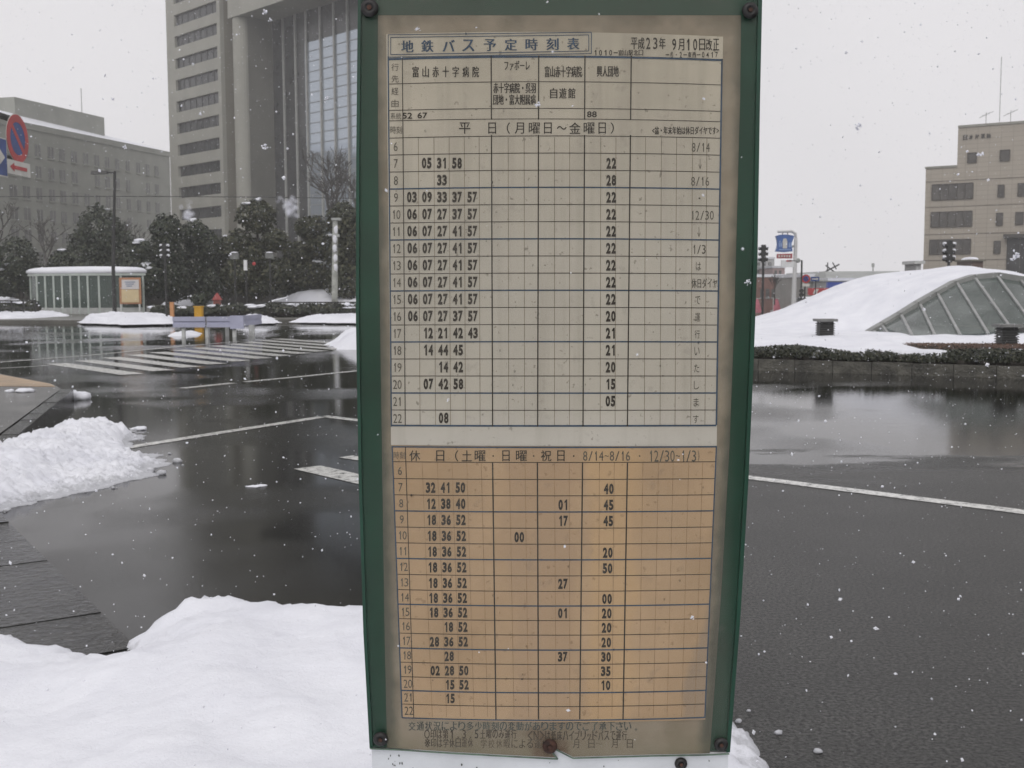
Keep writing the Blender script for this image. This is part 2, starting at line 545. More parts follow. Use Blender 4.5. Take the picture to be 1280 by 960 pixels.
# the bank in front: a low western lobe and a higher mound reaching behind the sign
bank = gp([(-260, 760), (0, 800), (80, 822), (138, 842), (150, 840), (160, 808), (205, 790), (275, 779), (340, 787), (450, 794), (560, 800), (700, 812), (800, 828), (860, 850), (905, 880), (948, 935), (985, 1010)]) \
    + [(0.95, 2.0), (1.3, -7.0), (-8.0, -7.0), (-6.0, 2.5)]
def bank_h(x, y):
    g = G(150, 830)
    s = 1 / (1 + math.exp(-(x - (g.x + 0.02) - (g.y - y) * 0.25) * 9))
    e = 1 / (1 + math.exp((x - 0.35) * 7))
    return (0.13 + 0.095 * s) * (0.38 + 0.62 * e)
o = snow_field('snow_bank', bank, bank_h, 0.22, 0.03, 0.0, 0.05, 0.012, 1.0, M['snow_slush'], .0, lip=0.035, crumbs=.07)
tag(o, 'smooth bank of fresh snow at the foot of the timetable sign', 'snow bank')
pile = gp([(-200, 668), (-60, 650), (20, 634), (80, 614), (125, 609), (165, 596), (200, 582), (188, 570), (150, 568), (150, 560), (166, 548), (150, 540), (104, 545), (60, 548), (20, 562), (-120, 620)])
def pile_h(x, y):
    g = G(105, 575)
    return 0.20 if x < g.x - 0.05 else 0.20 - 0.13 * min(1, (x - g.x + 0.05) / 0.35)
o = snow_field('snow_pile', pile, pile_h, 0.17, 0.025, 0.0, 0.13, 0.045, 5.0, M['snow_slush'], .10, lip=0.04, crumbs=.10)
tag(o, 'ragged grey-edged heap of ploughed snow beside the dark island kerb', 'snow pile')
def clump(px, py, r, label, n=5, z=0.0, flat=.8):
    g = G(px, py, z); mb = MB()
    for i in range(n):
        q = r * rnd.uniform(.35, .6)
        mb.blob((g.x + rnd.uniform(-.6, .6) * r, g.y + rnd.uniform(-.4, .4) * r, z + q * .44 * flat), q * 1.2, q, q * flat, i + px, .5)
    tag(mb.build('snow_clump', M['snow'], None, True), label, 'snow clump', 'lumps of snow on the road and island')
clump(93, 499, 0.20, 'small lump of snow on the wet road just off the island corner', 6)
clump(30, 490, 0.16, 'thin flat lump of snow on the island pavement below the tan paving', 5, .15, .35)
clump(12, 490, 0.06, 'tiny speck of snow on the island pavement at the picture edge', 3, .15)
clump(170, 537, 0.10, 'crumb of snow beyond the tip of the ploughed heap', 6, 0, .4)
clump(318, 608, 0.085, 'flat crumb of slush alone on the wet road', 4, 0, .18)

fb = [
    ('snow_mound', [(418, 434), (440, 437), (520, 438), (520, 424), (440, 422), (422, 428)], 0.42, 0.5, 'white mound of snow on the road at the far end of the crosswalk'),
    ('snow_mound', [(-60, 404), (40, 402), (84, 399), (80, 396), (-60, 397)], 0.24, 0.5, 'long snow ridge on the kerb left of the glass shelter'),
    ('snow_mound', [(104, 406), (160, 408), (218, 407), (222, 401), (160, 399), (110, 400)], 0.26, 0.5, 'snow ridge at the foot of the street lamp'),
    ('snow_mound', [(296, 407), (345, 406), (340, 402), (300, 401)], 0.26, 0.6, 'snow heap behind the right end of the lavender barrier'),
    ('snow_mound', [(366, 405), (446, 406), (560, 407), (560, 401), (446, 400), (380, 401)], 0.22, 0.6, 'long snow ridge along the kerb under the railing'),
    ('snow_mound', [(206, 421), (245, 419.5), (250, 416.5), (225, 416.5)], 0.12, 0.4, 'flat patch of slush on the road behind the lavender barrier'),
]
for i, (nm, pts, h, ed, lb) in enumerate(fb):
    o = snow_field(nm, gp(pts), h, ed, 0.14, 0.0 if i in (0, 5) else 0.1, 0.25, 0.08, 11.0 + i, M['snow_far'])
    tag(o, lb, 'snow mound', 'snow heaps along the far road')
for (pts, h, lb) in [([(325, 392), (600, 392), (600, 381), (335, 381)], 1.35, 'tall snow slope behind the black railing, under the trees'),
                     ([(196, 391), (285, 391), (280, 383), (196, 383)], 1.2, 'snow slope behind the small red box'),
                     ([(-80, 391), (48, 391), (48, 382), (-80, 382)], 1.1, 'snow slope left of the shelter under the round tree')]:
    o = snow_field('snow_slope', gp(pts), h, 3.0, 0.4, 0.12, 0.6, 0.25, h, M['snow_far'])
    tag(o, lb, 'snow bank', 'snow slopes of the far park')

# ================================================================== TALL OFFICE TOWER (left of the sign)
FT = Facade(-58.4, 195.0, 1.0, -1.02)
tw = thing('office_tower', 'tall stone office tower with strip windows and a deep glazed recess under an overhang', 'building', (-40, 190, 0))
HT, HF = 60.0, None
def ux(px, py=200, off=0.0): return FT.uz(px, py, off)[0]
HF = FT.uz(289, 22)[1]                     # underside of the overhang
u_l, u_p1, u_p2, u_w = 0.0, ux(279), ux(289), ux(302)
u_end = 78.0
core = MB()
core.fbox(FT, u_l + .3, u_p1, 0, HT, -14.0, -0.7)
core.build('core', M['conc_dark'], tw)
wall = MB()
band_px = [(-73, -58), (-44, -29), (-16, 0), (13, 28), (41.5, 57), (70.5, 86), (99, 114.5), (128, 143), (156, 171.5), (185, 200), (213.5, 228.5), (242, 256.5)]
# window bands measured along the right end of the wing (px x = 274)
ub0, ub1 = ux(222.5), ux(275)
zs = []
for ya, yb in [(-89, -73), (-60, -45), (-31, -16), (-1, 14), (27.5, 42), (57, 71), (85.5, 100), (114, 128.5), (143, 157), (171.5, 186), (200, 214), (228, 242), (257, 271), (286, 299)]:
    zt = FT.uz(274, ya)[1]; zb = FT.uz(274, yb)[1]
    zs.append((zb, zt))
prev = HT
for zb, zt in zs:
    if zt < prev: wall.fbox(FT, ub0, ub1, zt, prev, -0.7, 0.0)
    prev = zb
wall.fbox(FT, ub0, ub1, 0, prev, -0.7, 0.0)
wall.fbox(FT, u_l, ub0, 0, HT, -14.0, 0.0)
wall.fbox(FT, ub1, u_p1, 0, HT, -0.7, 0.0)
wall.build('wall', M['conc_tall'], tw)
for zb, zt in zs:
    w = MB(); w.fbox(FT, ub0, ub1, zb, zt, -0.69, -0.45)
    w_o = w.build('window', M['win_dark'], tw)
    for k in range(1, 7):
        u = ub0 + (ub1 - ub0) * k / 7
        f = MB(); f.fbox(FT, u - .05, u + .05, zb, zt, -0.449, -0.38)
        f.build('mullion', M['metal_dark'], w_o)
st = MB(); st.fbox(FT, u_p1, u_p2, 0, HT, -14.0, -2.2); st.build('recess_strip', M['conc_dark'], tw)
pl = MB()
# rounded pale pillar at the corner of the recess
pts = []
ra = (u_w - u_p2) / 2; uc = (u_w + u_p2) / 2
for k in range(13):
    a = math.pi * k / 12
    p = FT.pt(uc - ra * math.cos(a), 0, -ra + ra * math.sin(a) * 0.9); pts.append((p.x, p.y))
p = FT.pt(u_w, 0, -14); pts.append((p.x, p.y)); p = FT.pt(u_p2, 0, -14); pts.append((p.x, p.y))
pl.prism(pts, 0, HF)
pl.build('pillar', M['conc_tall'], tw, False)
RD = -6.1
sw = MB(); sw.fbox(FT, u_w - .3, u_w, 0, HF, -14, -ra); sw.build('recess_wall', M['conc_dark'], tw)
bk = MB()
ug0 = ux(383.5, 200, RD); ug1 = u_end - 12
bk.fbox(FT, u_w, ug0, 0, HF, -14, RD)
zg = FT.uz(400, 49, RD)[1]
bk.fbox(FT, ug0, ug1, zg, HF, -14, RD)
bk.build('dark_curtain_wall', M['win_dark'], tw)
gl = MB(); gl.fbox(FT, ug0, ug1, 0, zg - .01, -14, RD + 0.02)
def tower_glass():
    m, t, b = new_mat('sky_blue_glazing')
    b.inputs['Base Color'].default_value = (0.42, 0.47, 0.53, 1)
    b.inputs['Roughness'].default_value = 0.08; b.inputs['Metallic'].default_value = 0.55
    return m
go = gl.build('glass_wall', tower_glass(), tw)
gr = MB(); z = 2.0
while z < zg:
    gr.fbox(FT, ug0, ug1, z - .06, z + .06, RD + .02, RD + .07); z += 1.55
gr.build('glazing_bar', plain('glazing_bar_grey', (.2, .21, .22), .5, .1), go)
for px in (356, 371, 384.5, 402, 419, 436, 453, 470, 487, 504):
    u = ux(px, 200, RD + .3)
    f = MB(); f.fbox(FT, u - .16, u + .16, 0, HF - .01, RD + .03, RD + .3)
    f.build('fin', M['fin'], tw)
oh = MB(); oh.fbox(FT, u_p2, u_end - 10, HF + .002, HT, -14, 0.0); oh.build('overhang', M['conc_tall'], tw)
rw = MB(); rw.fbox(FT, u_end - 9.99, u_end + 12, 0, HT, -14, 0.0)
rwo = rw.build('east_wing', M['conc_tall'], tw)
for zb, zt in zs:
    w = MB(); w.fbox(FT, u_end - 5, u_end + 9, zb, zt, 0.005, 0.05); w.build('window', M['win_dark'], tw)

# ================================================================== LOW OFFICE BUILDING (far left)
FL = Facade(-0.4413 * 178, 178.0, 1.0, 3.5)
lb = thing('office_building', 'grey five storey office block with small square windows and a snowy roof edge', 'building', (-75, 205, 0))
uL, uR = FL.uz(-120, 300)[0], FL.uz(215, 300)[0]
zR = FL.uz(215, 191)[1]
w = MB(); w.fbox(FL, uL, uR, 0, zR, -16, 0)
w.fbox(FL, uL, uR + .2, zR - .9, zR + .05, 0.003, .18)
w.build('wall', M['conc_left'], lb)
rf = MB()
ru0, ru1 = FL.uz(-120, 160)[0], uR - 1.0
rf.add([FL.pt(ru0, zR + .06, .2), FL.pt(ru1, zR + .06, .2), FL.pt(ru1 - 2, zR + 1.7, -5.5), FL.pt(ru0, zR + 2.9, -5.5),
        FL.pt(ru0, zR + .01, -16), FL.pt(ru1, zR + .01, -16)], [(0, 1, 2, 3), (3, 2, 5, 4)])
rf.build('snowy_roof', M['snow_far'], lb)
ph = MB()
u0_, z0_ = FL.uz(18, 121, -5); u1_, z1_ = FL.uz(130, 141, -5)
ph.fbox(FL, u0_, u1_, zR, z0_, -15, -5)
ph.build('penthouse', M['conc_left'], lb)
an = MB(); a = FL.pt(FL.uz(102, 130, -6)[0], z0_, -6); an.bar(a, a + Vector((0, 0, 4.5)), .12); an.build('aerial', M['metal_grey'], lb)
# rows of windows (x pixels measured on the top row)
rows = [(183, 203), (209, 226), (231, 248), (254, 270), (276, 291)]
cols = [(44, 53), (60, 69), (74, 83), (89, 98), (104, 112), (118, 125.5), (131, 138), (144, 150), (157, 163), (170, 176), (182, 187.5), (193, 199)]
zrow = []
for k in range(7):
    zt = zR - 3.1 - k * 3.45; zrow.append((zt - 1.9, zt))
for ri, (zb, zt) in enumerate(zrow):
    for ci, (xa, xb) in enumerate(cols + [(10, 22), (27, 38)]):
        if ri > 0 and ci % 5 == 4 and ri % 2: continue
        ua, ub = FL.uz(xa, 230)[0], FL.uz(xb, 230)[0]
        ua, ub = ua + (ub - ua) * .12, ub - (ub - ua) * .12
        wf = MB(); wf.fbox(FL, ua, ub, zb, zt, 0.004, 0.06)
        wo_ = wf.build('window', M['win_soft'], lb)
        s = MB(); s.fbox(FL, ua - .15, ub + .15, zb - .22, zb - .005, 0.004, .25); s.fbox(FL, (ua + ub) / 2 - .05, (ua + ub) / 2 + .05, zb, zt, .06, .1)
        s.build('frame', M['conc_left'], wo_)

# ================================================================== TILED BUILDING (right)
FR = Facade(0.3637 * 150, 150.0, 1.0, -0.62)
def tile_mat():
    m, t, b = new_mat('beige_wall_tile')
    v = coords(t, 'Object', (1, 1, 1))
    br = N(t, 'ShaderNodeTexBrick'); br.offset = 0.0
    br.inputs['Scale'].default_value = 1.0; br.inputs['Brick Width'].default_value = 1.2; br.inputs['Row Height'].default_value = 0.6
    br.inputs['Mortar Size'].default_value = 0.025; br.inputs['Bias'].default_value = 0
    br.inputs['Color1'].default_value = (0.41, 0.365, 0.305, 1); br.inputs['Color2'].default_value = (0.44, 0.395, 0.33, 1); br.inputs['Mortar'].default_value = (0.31, 0.27, 0.22, 1)
    mp = N(t, 'ShaderNodeMapping'); mp.inputs['Rotation'].default_value = (math.radians(90), 0, 0)
    t.links.new(v, mp.inputs['Vector']); t.links.new(mp.outputs['Vector'], br.inputs['Vector'])
    f = noise_fac(t, v, 0.25, 5)
    t.links.new(mixc(t, math_(t, 'MULTIPLY', f, .25), br.outputs['Color'], (0.32, 0.29, 0.25)), b.inputs['Base Color'])
    b.inputs['Roughness'].default_value = 0.55
    return m
M['tile'] = tile_mat()
rb = thing('tiled_building', 'beige tiled office building with a stepped roof and dark ribbon windows', 'building', (60, 150, 0))
uA = FR.uz(1156, 260)[0]; uB = FR.uz(1197, 185)[0]
zA = FR.uz(1157, 211)[1]; zB = FR.uz(1197, 160)[1]
uZ = uB + 34
w = MB()
w.fbox(FR, uA, uB, -2.4, zA, -16, 0); w.fbox(FR, uB + .002, uZ, -2.4, zB, -16, 0)
w.build('wall', M['tile'], rb)
par = MB(); par.fbox(FR, uA - .1, uB, zA + .002, zA + .25, -16, .12); par.fbox(FR, uB, uZ, zB + .002, zB + .3, -16, .12)
par.build('parapet', M['conc_tall'], rb)
jt = MB()
for y in (225.5, 258, 292.5, 325):
    z = FR.uz(1200, y)[1]; jt.fbox(FR, uA + .02, uZ, z - .05, z + .05, 0.003, .03)
jt.build('floor_joint', plain('dark_joint', (.17, .145, .12), .8, .1), rb)
M['win_brown'] = plain('brown_window_glass', (0.085, 0.078, 0.07), 0.2, 0.3, 0.8)
def rwin(x0, x1, y0, y1, n):
    ua, zt = FR.uz(x0, y0); ub, zb = FR.uz(x1, y1)
    g = MB(); g.fbox(FR, ua, ub, zb, zt, .004, .05); go = g.build('window', M['win_brown'], rb)
    f = MB()
    for k in range(n + 1):
        u = ua + (ub - ua) * k / n; f.fbox(FR, u - .06, u + .06, zb - .08, zt + .08, .06, .16)
    f.fbox(FR, ua, ub, zb - .12, zb, .06, .14); f.fbox(FR, ua, ub, zt, zt + .1, .06, .14)
    f.build('frame', plain('bronze_frame', (.07, .06, .05), .5, .1), go)
for y0, y1, dx in ((231.5, 247.5, 0), (266, 282, -1.2), (300.5, 316.5, -3)):
    rwin(1165.5 + dx, 1216 + dx, y0, y1, 5)
for (x0, x1, y0, y1) in [(1210, 1220.5, 192, 202.5), (1250.5, 1262, 188.5, 200), (1248, 1255, 232, 245.5), (1273, 1284, 230, 244), (1246, 1253, 267, 281), (1270, 1279, 266, 280), (1243, 1250, 302, 316), (1290, 1300, 187, 199)]:
    rwin(x0, x1, y0, y1, 1)
u0_, z0_ = FR.uz(1259, 298); u1_, z1_ = FR.uz(1290, 352)
g = MB(); g.fbox(FR, u0_, u1_ + 3, -2.3, z0_, .004, .06); eo = g.build('entrance_glazing', M['win_dark'], rb)
f = MB(); f.fbox(FR, u0_ - .3, u1_ + 3.3, z0_, z0_ + .5, .06, 1.2)
for k in range(5): f.fbox(FR, u0_ + k * 1.5, u0_ + k * 1.5 + .1, 0, z0_, .065, .15)
f.build('canopy', plain('bronze_canopy', (.06, .055, .05), .5, .1), eo)
for px, hgt in ((1229, 4.0), (1246, 9.5), (1260, 4.0)):
    u = FR.uz(px, 155)[0]; b_ = FR.pt(u, zB + .3, -2); a = MB(); a.bar(b_, b_ + Vector((0, 0, hgt * .9 if hgt > 5 else 1.7)), .07)
    if hgt < 5:
        a.bar(b_ + Vector((-.9, 0, 1.0)), b_ + Vector((.9, 0, 1.8)), .07); a.bar(b_ + Vector((-.3, -.5, 1.3)), b_ + Vector((-.3, .5, 1.3)), .06); a.bar(b_ + Vector((.4, -.5, 1.6)), b_ + Vector((.4, .5, 1.6)), .06)
    a.build('roof_aerial', M['metal_grey'], rb)

# ================================================================== LETTERING
_txt = {}
def glyphs(body, off=0.0):
    k = (body, off)
    if k not in _txt:
        c = bpy.data.curves.new('lettering_source', 'FONT'); c.body = body; c.offset = off; c.resolution_u = 3
        o = bpy.data.objects.new('lettering_source', c); COL.objects.link(o)
        bpy.context.view_layer.update()
        me = bpy.data.meshes.new_from_object(o)
        v = [(p.co.x, p.co.y) for p in me.vertices]; f = [tuple(p.vertices) for p in me.polygons]
        bpy.data.objects.remove(o); bpy.data.curves.remove(c); bpy.data.meshes.remove(me)
        xs = [p[0] for p in v]; ys = [p[1] for p in v]
        x0, x1, y0, y1 = min(xs), max(xs), min(ys), max(ys)
        _txt[k] = ([((x - x0) / max(x1 - x0, 1e-6), (y - y0) / max(y1 - y0, 1e-6)) for x, y in v], f)
    return _txt[k]

ONE = ([(.45, 0), (1, 0), (1, 1), (.55, 1), (.0, .80), (.0, .62), (.45, .74)], [(0, 1, 2, 6), (6, 2, 3), (6, 3, 4, 5)])
def letter(mb, body, fn, off=0.0):
    """fn maps (0..1, 0..1 upwards) to a point"""
    v, f = ONE if body == '1' else glyphs(body, off)
    mb.add([fn(a, b) for a, b in v], f)

nm = MB()
for i, ch in enumerate("日本海運輸"):
    x0 = 1204 + i * 7.35
    def fn(a, b, x0=x0):
        u, _ = FR.uz(x0 + a * 5.6, 170); z = FR.uz(1222, 174)[1] + b * 0.62 + (x0 - 1222) * 0.0
        return FR.pt(u, z, .12)
    letter(nm, ch, fn, .03)
nm.build('lettering', plain('bronze_letters', (.05, .045, .04), .5, .1), rb)

# ================================================================== BUS STOP TIMETABLE SIGN
SY = 1.376
def S(px, py, off=0.0):
    """point of the sign's vertical plane; off = metres towards the viewer"""
    p = P(px, py, SY)
    return Vector((p.x, SY - off, p.z))

sign = thing('bus_timetable_sign', 'green framed bus stop timetable sign with two yellowed sheets of departure times under clear plastic', 'bus stop sign', (0.06, SY + .02, 0))

def green_mat():
    m, t, b = new_mat('green_enamel')
    v = coords(t)
    f = noise_fac(t, v, 9, 6)
    c = mixc(t, f, (0.003, 0.036, 0.019), (0.006, 0.052, 0.029))
    spots = noise_fac(t, v, 60, 2, .5, .72, .80)
    t.links.new(mixc(t, math_(t, 'MULTIPLY', spots, .6), c, (0.012, 0.03, 0.022)), b.inputs['Base Color'])
    b.inputs['Roughness'].default_value = 0.38
    return m
def poly_slab(mb, pts, o0, o1):
    n = len(pts)
    a = [S(x, y, o0) for x, y in pts]; c = [S(x, y, o1) for x, y in pts]
    mb.add(a + c, [tuple(range(n)), tuple(range(n, 2 * n))[::-1]] + [(i, n + i, n + (i + 1) % n, (i + 1) % n) for i in range(n)])
LEFT_EDGE = [(448.8, -22), (446.6, 200), (446.2, 400), (449.6, 600), (455.5, 790), (463.3, 934)]
RIGHT_EDGE = [(951.5, -22), (948.3, 130), (945.3, 320), (940.5, 450), (934, 600), (924, 770), (911, 939)]
mb = MB(); poly_slab(mb, LEFT_EDGE + RIGHT_EDGE[::-1], -0.022, 0.0)
mb.build('back_panel', green_mat(), sign)
# raised side rails of the frame
fr = MB()
poly_slab(fr, [(x - .8, y) for x, y in LEFT_EDGE] + [(x + 3.2, y) for x, y in LEFT_EDGE[::-1]], -0.024, 0.004)
poly_slab(fr, [(x - 4.2, y) for x, y in RIGHT_EDGE] + [(x + .8, y) for x, y in RIGHT_EDGE[::-1]], -0.024, 0.004)
poly_slab(fr, [(453.2, -24), (945.8, -24), (945.8, -17), (453.2, -17)], -0.024, 0.004)
fr.build('frame', green_mat(), sign)

def dirty_sheet(name, base, edge, dirt_scale=7.0, cool=False):
    m, t, b = new_mat(name)
    v = coords(t)
    f = noise_fac(t, v, dirt_scale, 7, .6, .3, .7)
    c = mixc(t, f, tuple(x * .84 for x in base), tuple(x * 1.08 for x in base))
    f2 = noise_fac(t, v, 2.4, 3, .5, .45, .7)
    c = mixc(t, math_(t, 'MULTIPLY', f2, .5), c, edge)
    if cool:      # sun bleached: yellow at the head, greyer below, pale along the foot
        sep = N(t, 'ShaderNodeSeparateXYZ'); t.links.new(v, sep.inputs[0])
        g = N(t, 'ShaderNodeMapRange'); g.inputs['From Min'].default_value = S(700, 90).z; g.inputs['From Max'].default_value = S(700, 330).z
        t.links.new(sep.outputs['Z'], g.inputs['Value']); c = mixc(t, math_(t, 'MULTIPLY', g.outputs[0], .55), c, (.565, .55, .505))
        g = N(t, 'ShaderNodeMapRange'); g.inputs['From Min'].default_value = S(700, 500).z; g.inputs['From Max'].default_value = S(700, 550).z
        t.links.new(sep.outputs['Z'], g.inputs['Value']); c = mixc(t, math_(t, 'MULTIPLY', g.outputs[0], .65), c, (.66, .645, .61))
    # grime streaks that ran down the sheet
    st_ = noise_fac(t, coords(t, 'Object', (28, 1, 1.5)), 1.0, 4, .6, .52, .72)
    c = mixc(t, math_(t, 'MULTIPLY', st_, .35), c, tuple(x * .6 for x in edge))
    sp = noise_fac(t, v, 160, 2, .5, .68, .75)
    c = mixc(t, math_(t, 'MULTIPLY', sp, .45), c, (.09, .075, .05))
    t.links.new(c, b.inputs['Base Color'])
    b.inputs['Roughness'].default_value = 0.7
    return m

def inner_mat():
    """yellowed backing sheet, grimier towards its rim and green with algae along its foot"""
    m, t, b = new_mat('yellowed_backing')
    v = coords(t)
    sep = N(t, 'ShaderNodeSeparateXYZ'); t.links.new(v, sep.inputs[0])
    f = noise_fac(t, v, 14, 7, .6)
    c = mixc(t, f, (0.26, 0.215, 0.155), (0.35, 0.305, 0.235))
    xl = S(480, 480).x - sign.location.x; xr = S(912, 480).x - sign.location.x
    mid = (xl + xr) / 2; hw = (xr - xl) / 2
    zz = N(t, 'ShaderNodeMapRange'); zz.inputs['From Min'].default_value = S(700, 30).z; zz.inputs['From Max'].default_value = S(700, 935).z
    t.links.new(sep.outputs['Z'], zz.inputs['Value'])
    z2 = math_(t, 'MULTIPLY', zz.outputs[0], zz.outputs[0])
    px_ = S(641, 480).x - S(640, 480).x
    lx = math_(t, 'ADD', xl - 7 * px_, math_(t, 'MULTIPLY', z2, 11 * px_)); rx = math_(t, 'SUBTRACT', S(925, 480).x - sign.location.x, math_(t, 'MULTIPLY', z2, 36 * px_))
    hwz = math_(t, 'MULTIPLY', math_(t, 'SUBTRACT', rx, lx), .5); mdz = math_(t, 'MULTIPLY', math_(t, 'ADD', rx, lx), .5)
    ax = math_(t, 'ADD', math_(t, 'SUBTRACT', math_(t, 'ABSOLUTE', math_(t, 'SUBTRACT', sep.outputs['X'], mdz)), hwz), hw)
    e = N(t, 'ShaderNodeMapRange'); e.interpolation_type = 'SMOOTHSTEP'
    e.inputs['From Min'].default_value = hw - .016; e.inputs['From Max'].default_value = hw + .003
    t.links.new(math_(t, 'ADD', ax, math_(t, 'MULTIPLY', noise_fac(t, v, 25, 4), .006)), e.inputs['Value'])
    c = mixc(t, math_(t, 'MULTIPLY', e.outputs[0], .85), c, (0.055, 0.065, 0.05))
    zt = S(700, 20).z; zb = S(700, 938).z
    g = N(t, 'ShaderNodeMapRange'); g.inputs['From Min'].default_value = zb + .05; g.inputs['From Max'].default_value = zb - .002
    t.links.new(math_(t, 'ADD', sep.outputs['Z'], math_(t, 'MULTIPLY', noise_fac(t, v, 18, 5), .03)), g.inputs['Value'])
    c = mixc(t, math_(t, 'MULTIPLY', g.outputs[0], .55), c, (0.16, 0.15, 0.085))
    h = N(t, 'ShaderNodeMapRange'); h.inputs['From Min'].default_value = zt - .035; h.inputs['From Max'].default_value = zt + .004
    t.links.new(math_(t, 'SUBTRACT', sep.outputs['Z'], math_(t, 'MULTIPLY', noise_fac(t, v, 22, 5), .03)), h.inputs['Value'])
    c = mixc(t, math_(t, 'MULTIPLY', h.outputs[0], .8), c, (0.10, 0.085, 0.055))
    # rust washed out of the centre bolt
    q = S(687, 930); d = N(t, 'ShaderNodeVectorMath', operation='DISTANCE')
    t.links.new(v, d.inputs[0]); d.inputs[1].default_value = (q.x - sign.location.x, q.y - sign.location.y, q.z)
    r = N(t, 'ShaderNodeMapRange'); r.inputs['From Min'].default_value = .045; r.inputs['From Max'].default_value = .008
    t.links.new(math_(t, 'ADD', d.outputs['Value'], math_(t, 'MULTIPLY', noise_fac(t, v, 40, 4), .02)), r.inputs['Value'])
    c = mixc(t, r.outputs[0], c, (0.10, 0.045, 0.015))
    t.links.new(c, b.inputs['Base Color']); b.inputs['Roughness'].default_value = .6
    return m
notch = [(463.5, 933.5), (500, 935), (560, 939), (640, 943.5), (697, 946.5), (688, 936), (694, 934.5), (716, 945.5), (820, 942.5), (880, 941.5), (910.5, 940)]
inner = MB()
poly_slab(inner, [(472.5, 19.5), (926, 19.5), (925, 120), (921, 270), (917.5, 400), (911.5, 560), (902, 730), (893, 860), (887, 941), (880, 941.5), (820, 942.5), (716, 945.5), (694, 934.5), (688, 936), (697, 946.5), (640, 943.5), (560, 939), (500, 935), (484, 934), (481, 800), (477.5, 560), (474.5, 350), (472.5, 160)], 0.0005, 0.0012)
inner.build('backing_sheet', inner_mat(), sign)

# ---- the two paper sheets
def bow(px, py):
    a = (py - 470) / 105.0
    return a * (1 - ((px - 692) / 206.0) ** 2)
def sheet_mesh(corn, o0, n=14):
    """paper sheet as a grid that follows the sag of the print; corners tl,tr,br,bl"""
    mb = MB(); vs = []
    for side in (o0, o0 + .0003):
        for i in range(n + 1):
            for j in range(n + 1):
                a, b = j / n, i / n
                x = (corn[0][0] * (1 - a) + corn[1][0] * a) * (1 - b) + (corn[3][0] * (1 - a) + corn[2][0] * a) * b
                y = (corn[0][1] * (1 - a) + corn[1][1] * a) * (1 - b) + (corn[3][1] * (1 - a) + corn[2][1] * a) * b
                vs.append(S(x, y + bow(x, y), side))
    k = n + 1; fs = []
    for i in range(n):
        for j in range(n):
            q = (i * k + j, i * k + j + 1, (i + 1) * k + j + 1, (i + 1) * k + j)
            fs.append(tuple(k * k + w for w in q))
    mb.add(vs, fs); return mb

paper1 = sheet_mesh([(483, 43), (903.5, 46), (895.5, 557), (489, 556)], .0016).build('weekday_sheet', dirty_sheet('weekday_paper', (0.575, 0.53, 0.435), (0.49, 0.45, 0.365), cool=True), sign)
tag(paper1, 'greyish weekday timetable sheet')

def holiday_mat():
    m, t, b = new_mat('holiday_paper')
    v = coords(t)
    sep = N(t, 'ShaderNodeSeparateXYZ'); t.links.new(v, sep.inputs[0])
    f = noise_fac(t, v, 8, 7, .6)
    c = mixc(t, f, (0.47, 0.325, 0.19), (0.57, 0.405, 0.25))
    def band(px0, px1, soft, col, amt, k):
        nonlocal c
        xa = S(px0, 720).x - sign.location.x; xb = S(px1, 720).x - sign.location.x
        w = math_(t, 'ADD', sep.outputs['X'], math_(t, 'MULTIPLY', math_(t, 'SUBTRACT', noise_fac(t, coords(t, 'Object', (6, 1, 3)), 2.0 + k, 3), .5), .03))
        e = N(t, 'ShaderNodeMapRange'); e.interpolation_type = 'SMOOTHSTEP'
        e.inputs['From Min'].default_value = (xb - xa) / 2 + soft; e.inputs['From Max'].default_value = (xb - xa) / 2 - soft
        t.links.new(math_(t, 'ABSOLUTE', math_(t, 'SUBTRACT', w, (xa + xb) / 2)), e.inputs['Value'])
        c = mixc(t, math_(t, 'MULTIPLY', e.outputs[0], amt), c, col)
    band(725, 790, .012, (0.62, 0.42, 0.22), .55, 0)
    band(640, 722, .012, (0.47, 0.33, 0.21), .6, 1.3)
    # damp grey corner, its edge running down and to the left
    z7 = S(880, 600).z; z9 = S(850, 896).z
    x7 = S(925, 600).x - sign.location.x; x9 = S(846, 896).x - sign.location.x
    sl_ = (x9 - x7) / (z9 - z7)
    lim = math_(t, 'ADD', math_(t, 'MULTIPLY', math_(t, 'SUBTRACT', sep.outputs['Z'], z7), sl_), x7)
    e = N(t, 'ShaderNodeMapRange'); e.inputs['From Min'].default_value = -.003; e.inputs['From Max'].default_value = .004
    t.links.new(math_(t, 'ADD', math_(t, 'SUBTRACT', sep.outputs['X'], lim), math_(t, 'MULTIPLY', math_(t, 'SUBTRACT', noise_fac(t, v, 14, 4), .5), .012)), e.inputs['Value'])
    c = mixc(t, math_(t, 'MULTIPLY', e.outputs[0], .8), c, (0.36, 0.275, 0.195))
    sp = noise_fac(t, v, 120, 2, .5, .66, .72)
    c = mixc(t, math_(t, 'MULTIPLY', sp, .35), c, (.2, .12, .06))
    t.links.new(c, b.inputs['Base Color']); b.inputs['Roughness'].default_value = .75
    return m
paper2 = sheet_mesh([(489.5, 556.5), (896, 557), (881, 898), (502.5, 897)], .0022).build('holiday_sheet', holiday_mat(), sign)
tag(paper2, 'browner water stained holiday timetable sheet')

INK = plain('black_ink', (0.028, 0.022, 0.016), .7, .3, 60)
INKG = plain('grey_ink', (0.115, 0.105, 0.085), .7, .25, 60)
INKB = plain('blue_ink', (0.03, 0.07, 0.13), .7, .25, 60)
INKL = plain('faint_ink', (0.25, 0.215, 0.165), .7, .2, 60)
INKL2 = plain('faint_brown_ink', (0.36, 0.24, 0.135), .7, .2, 60)

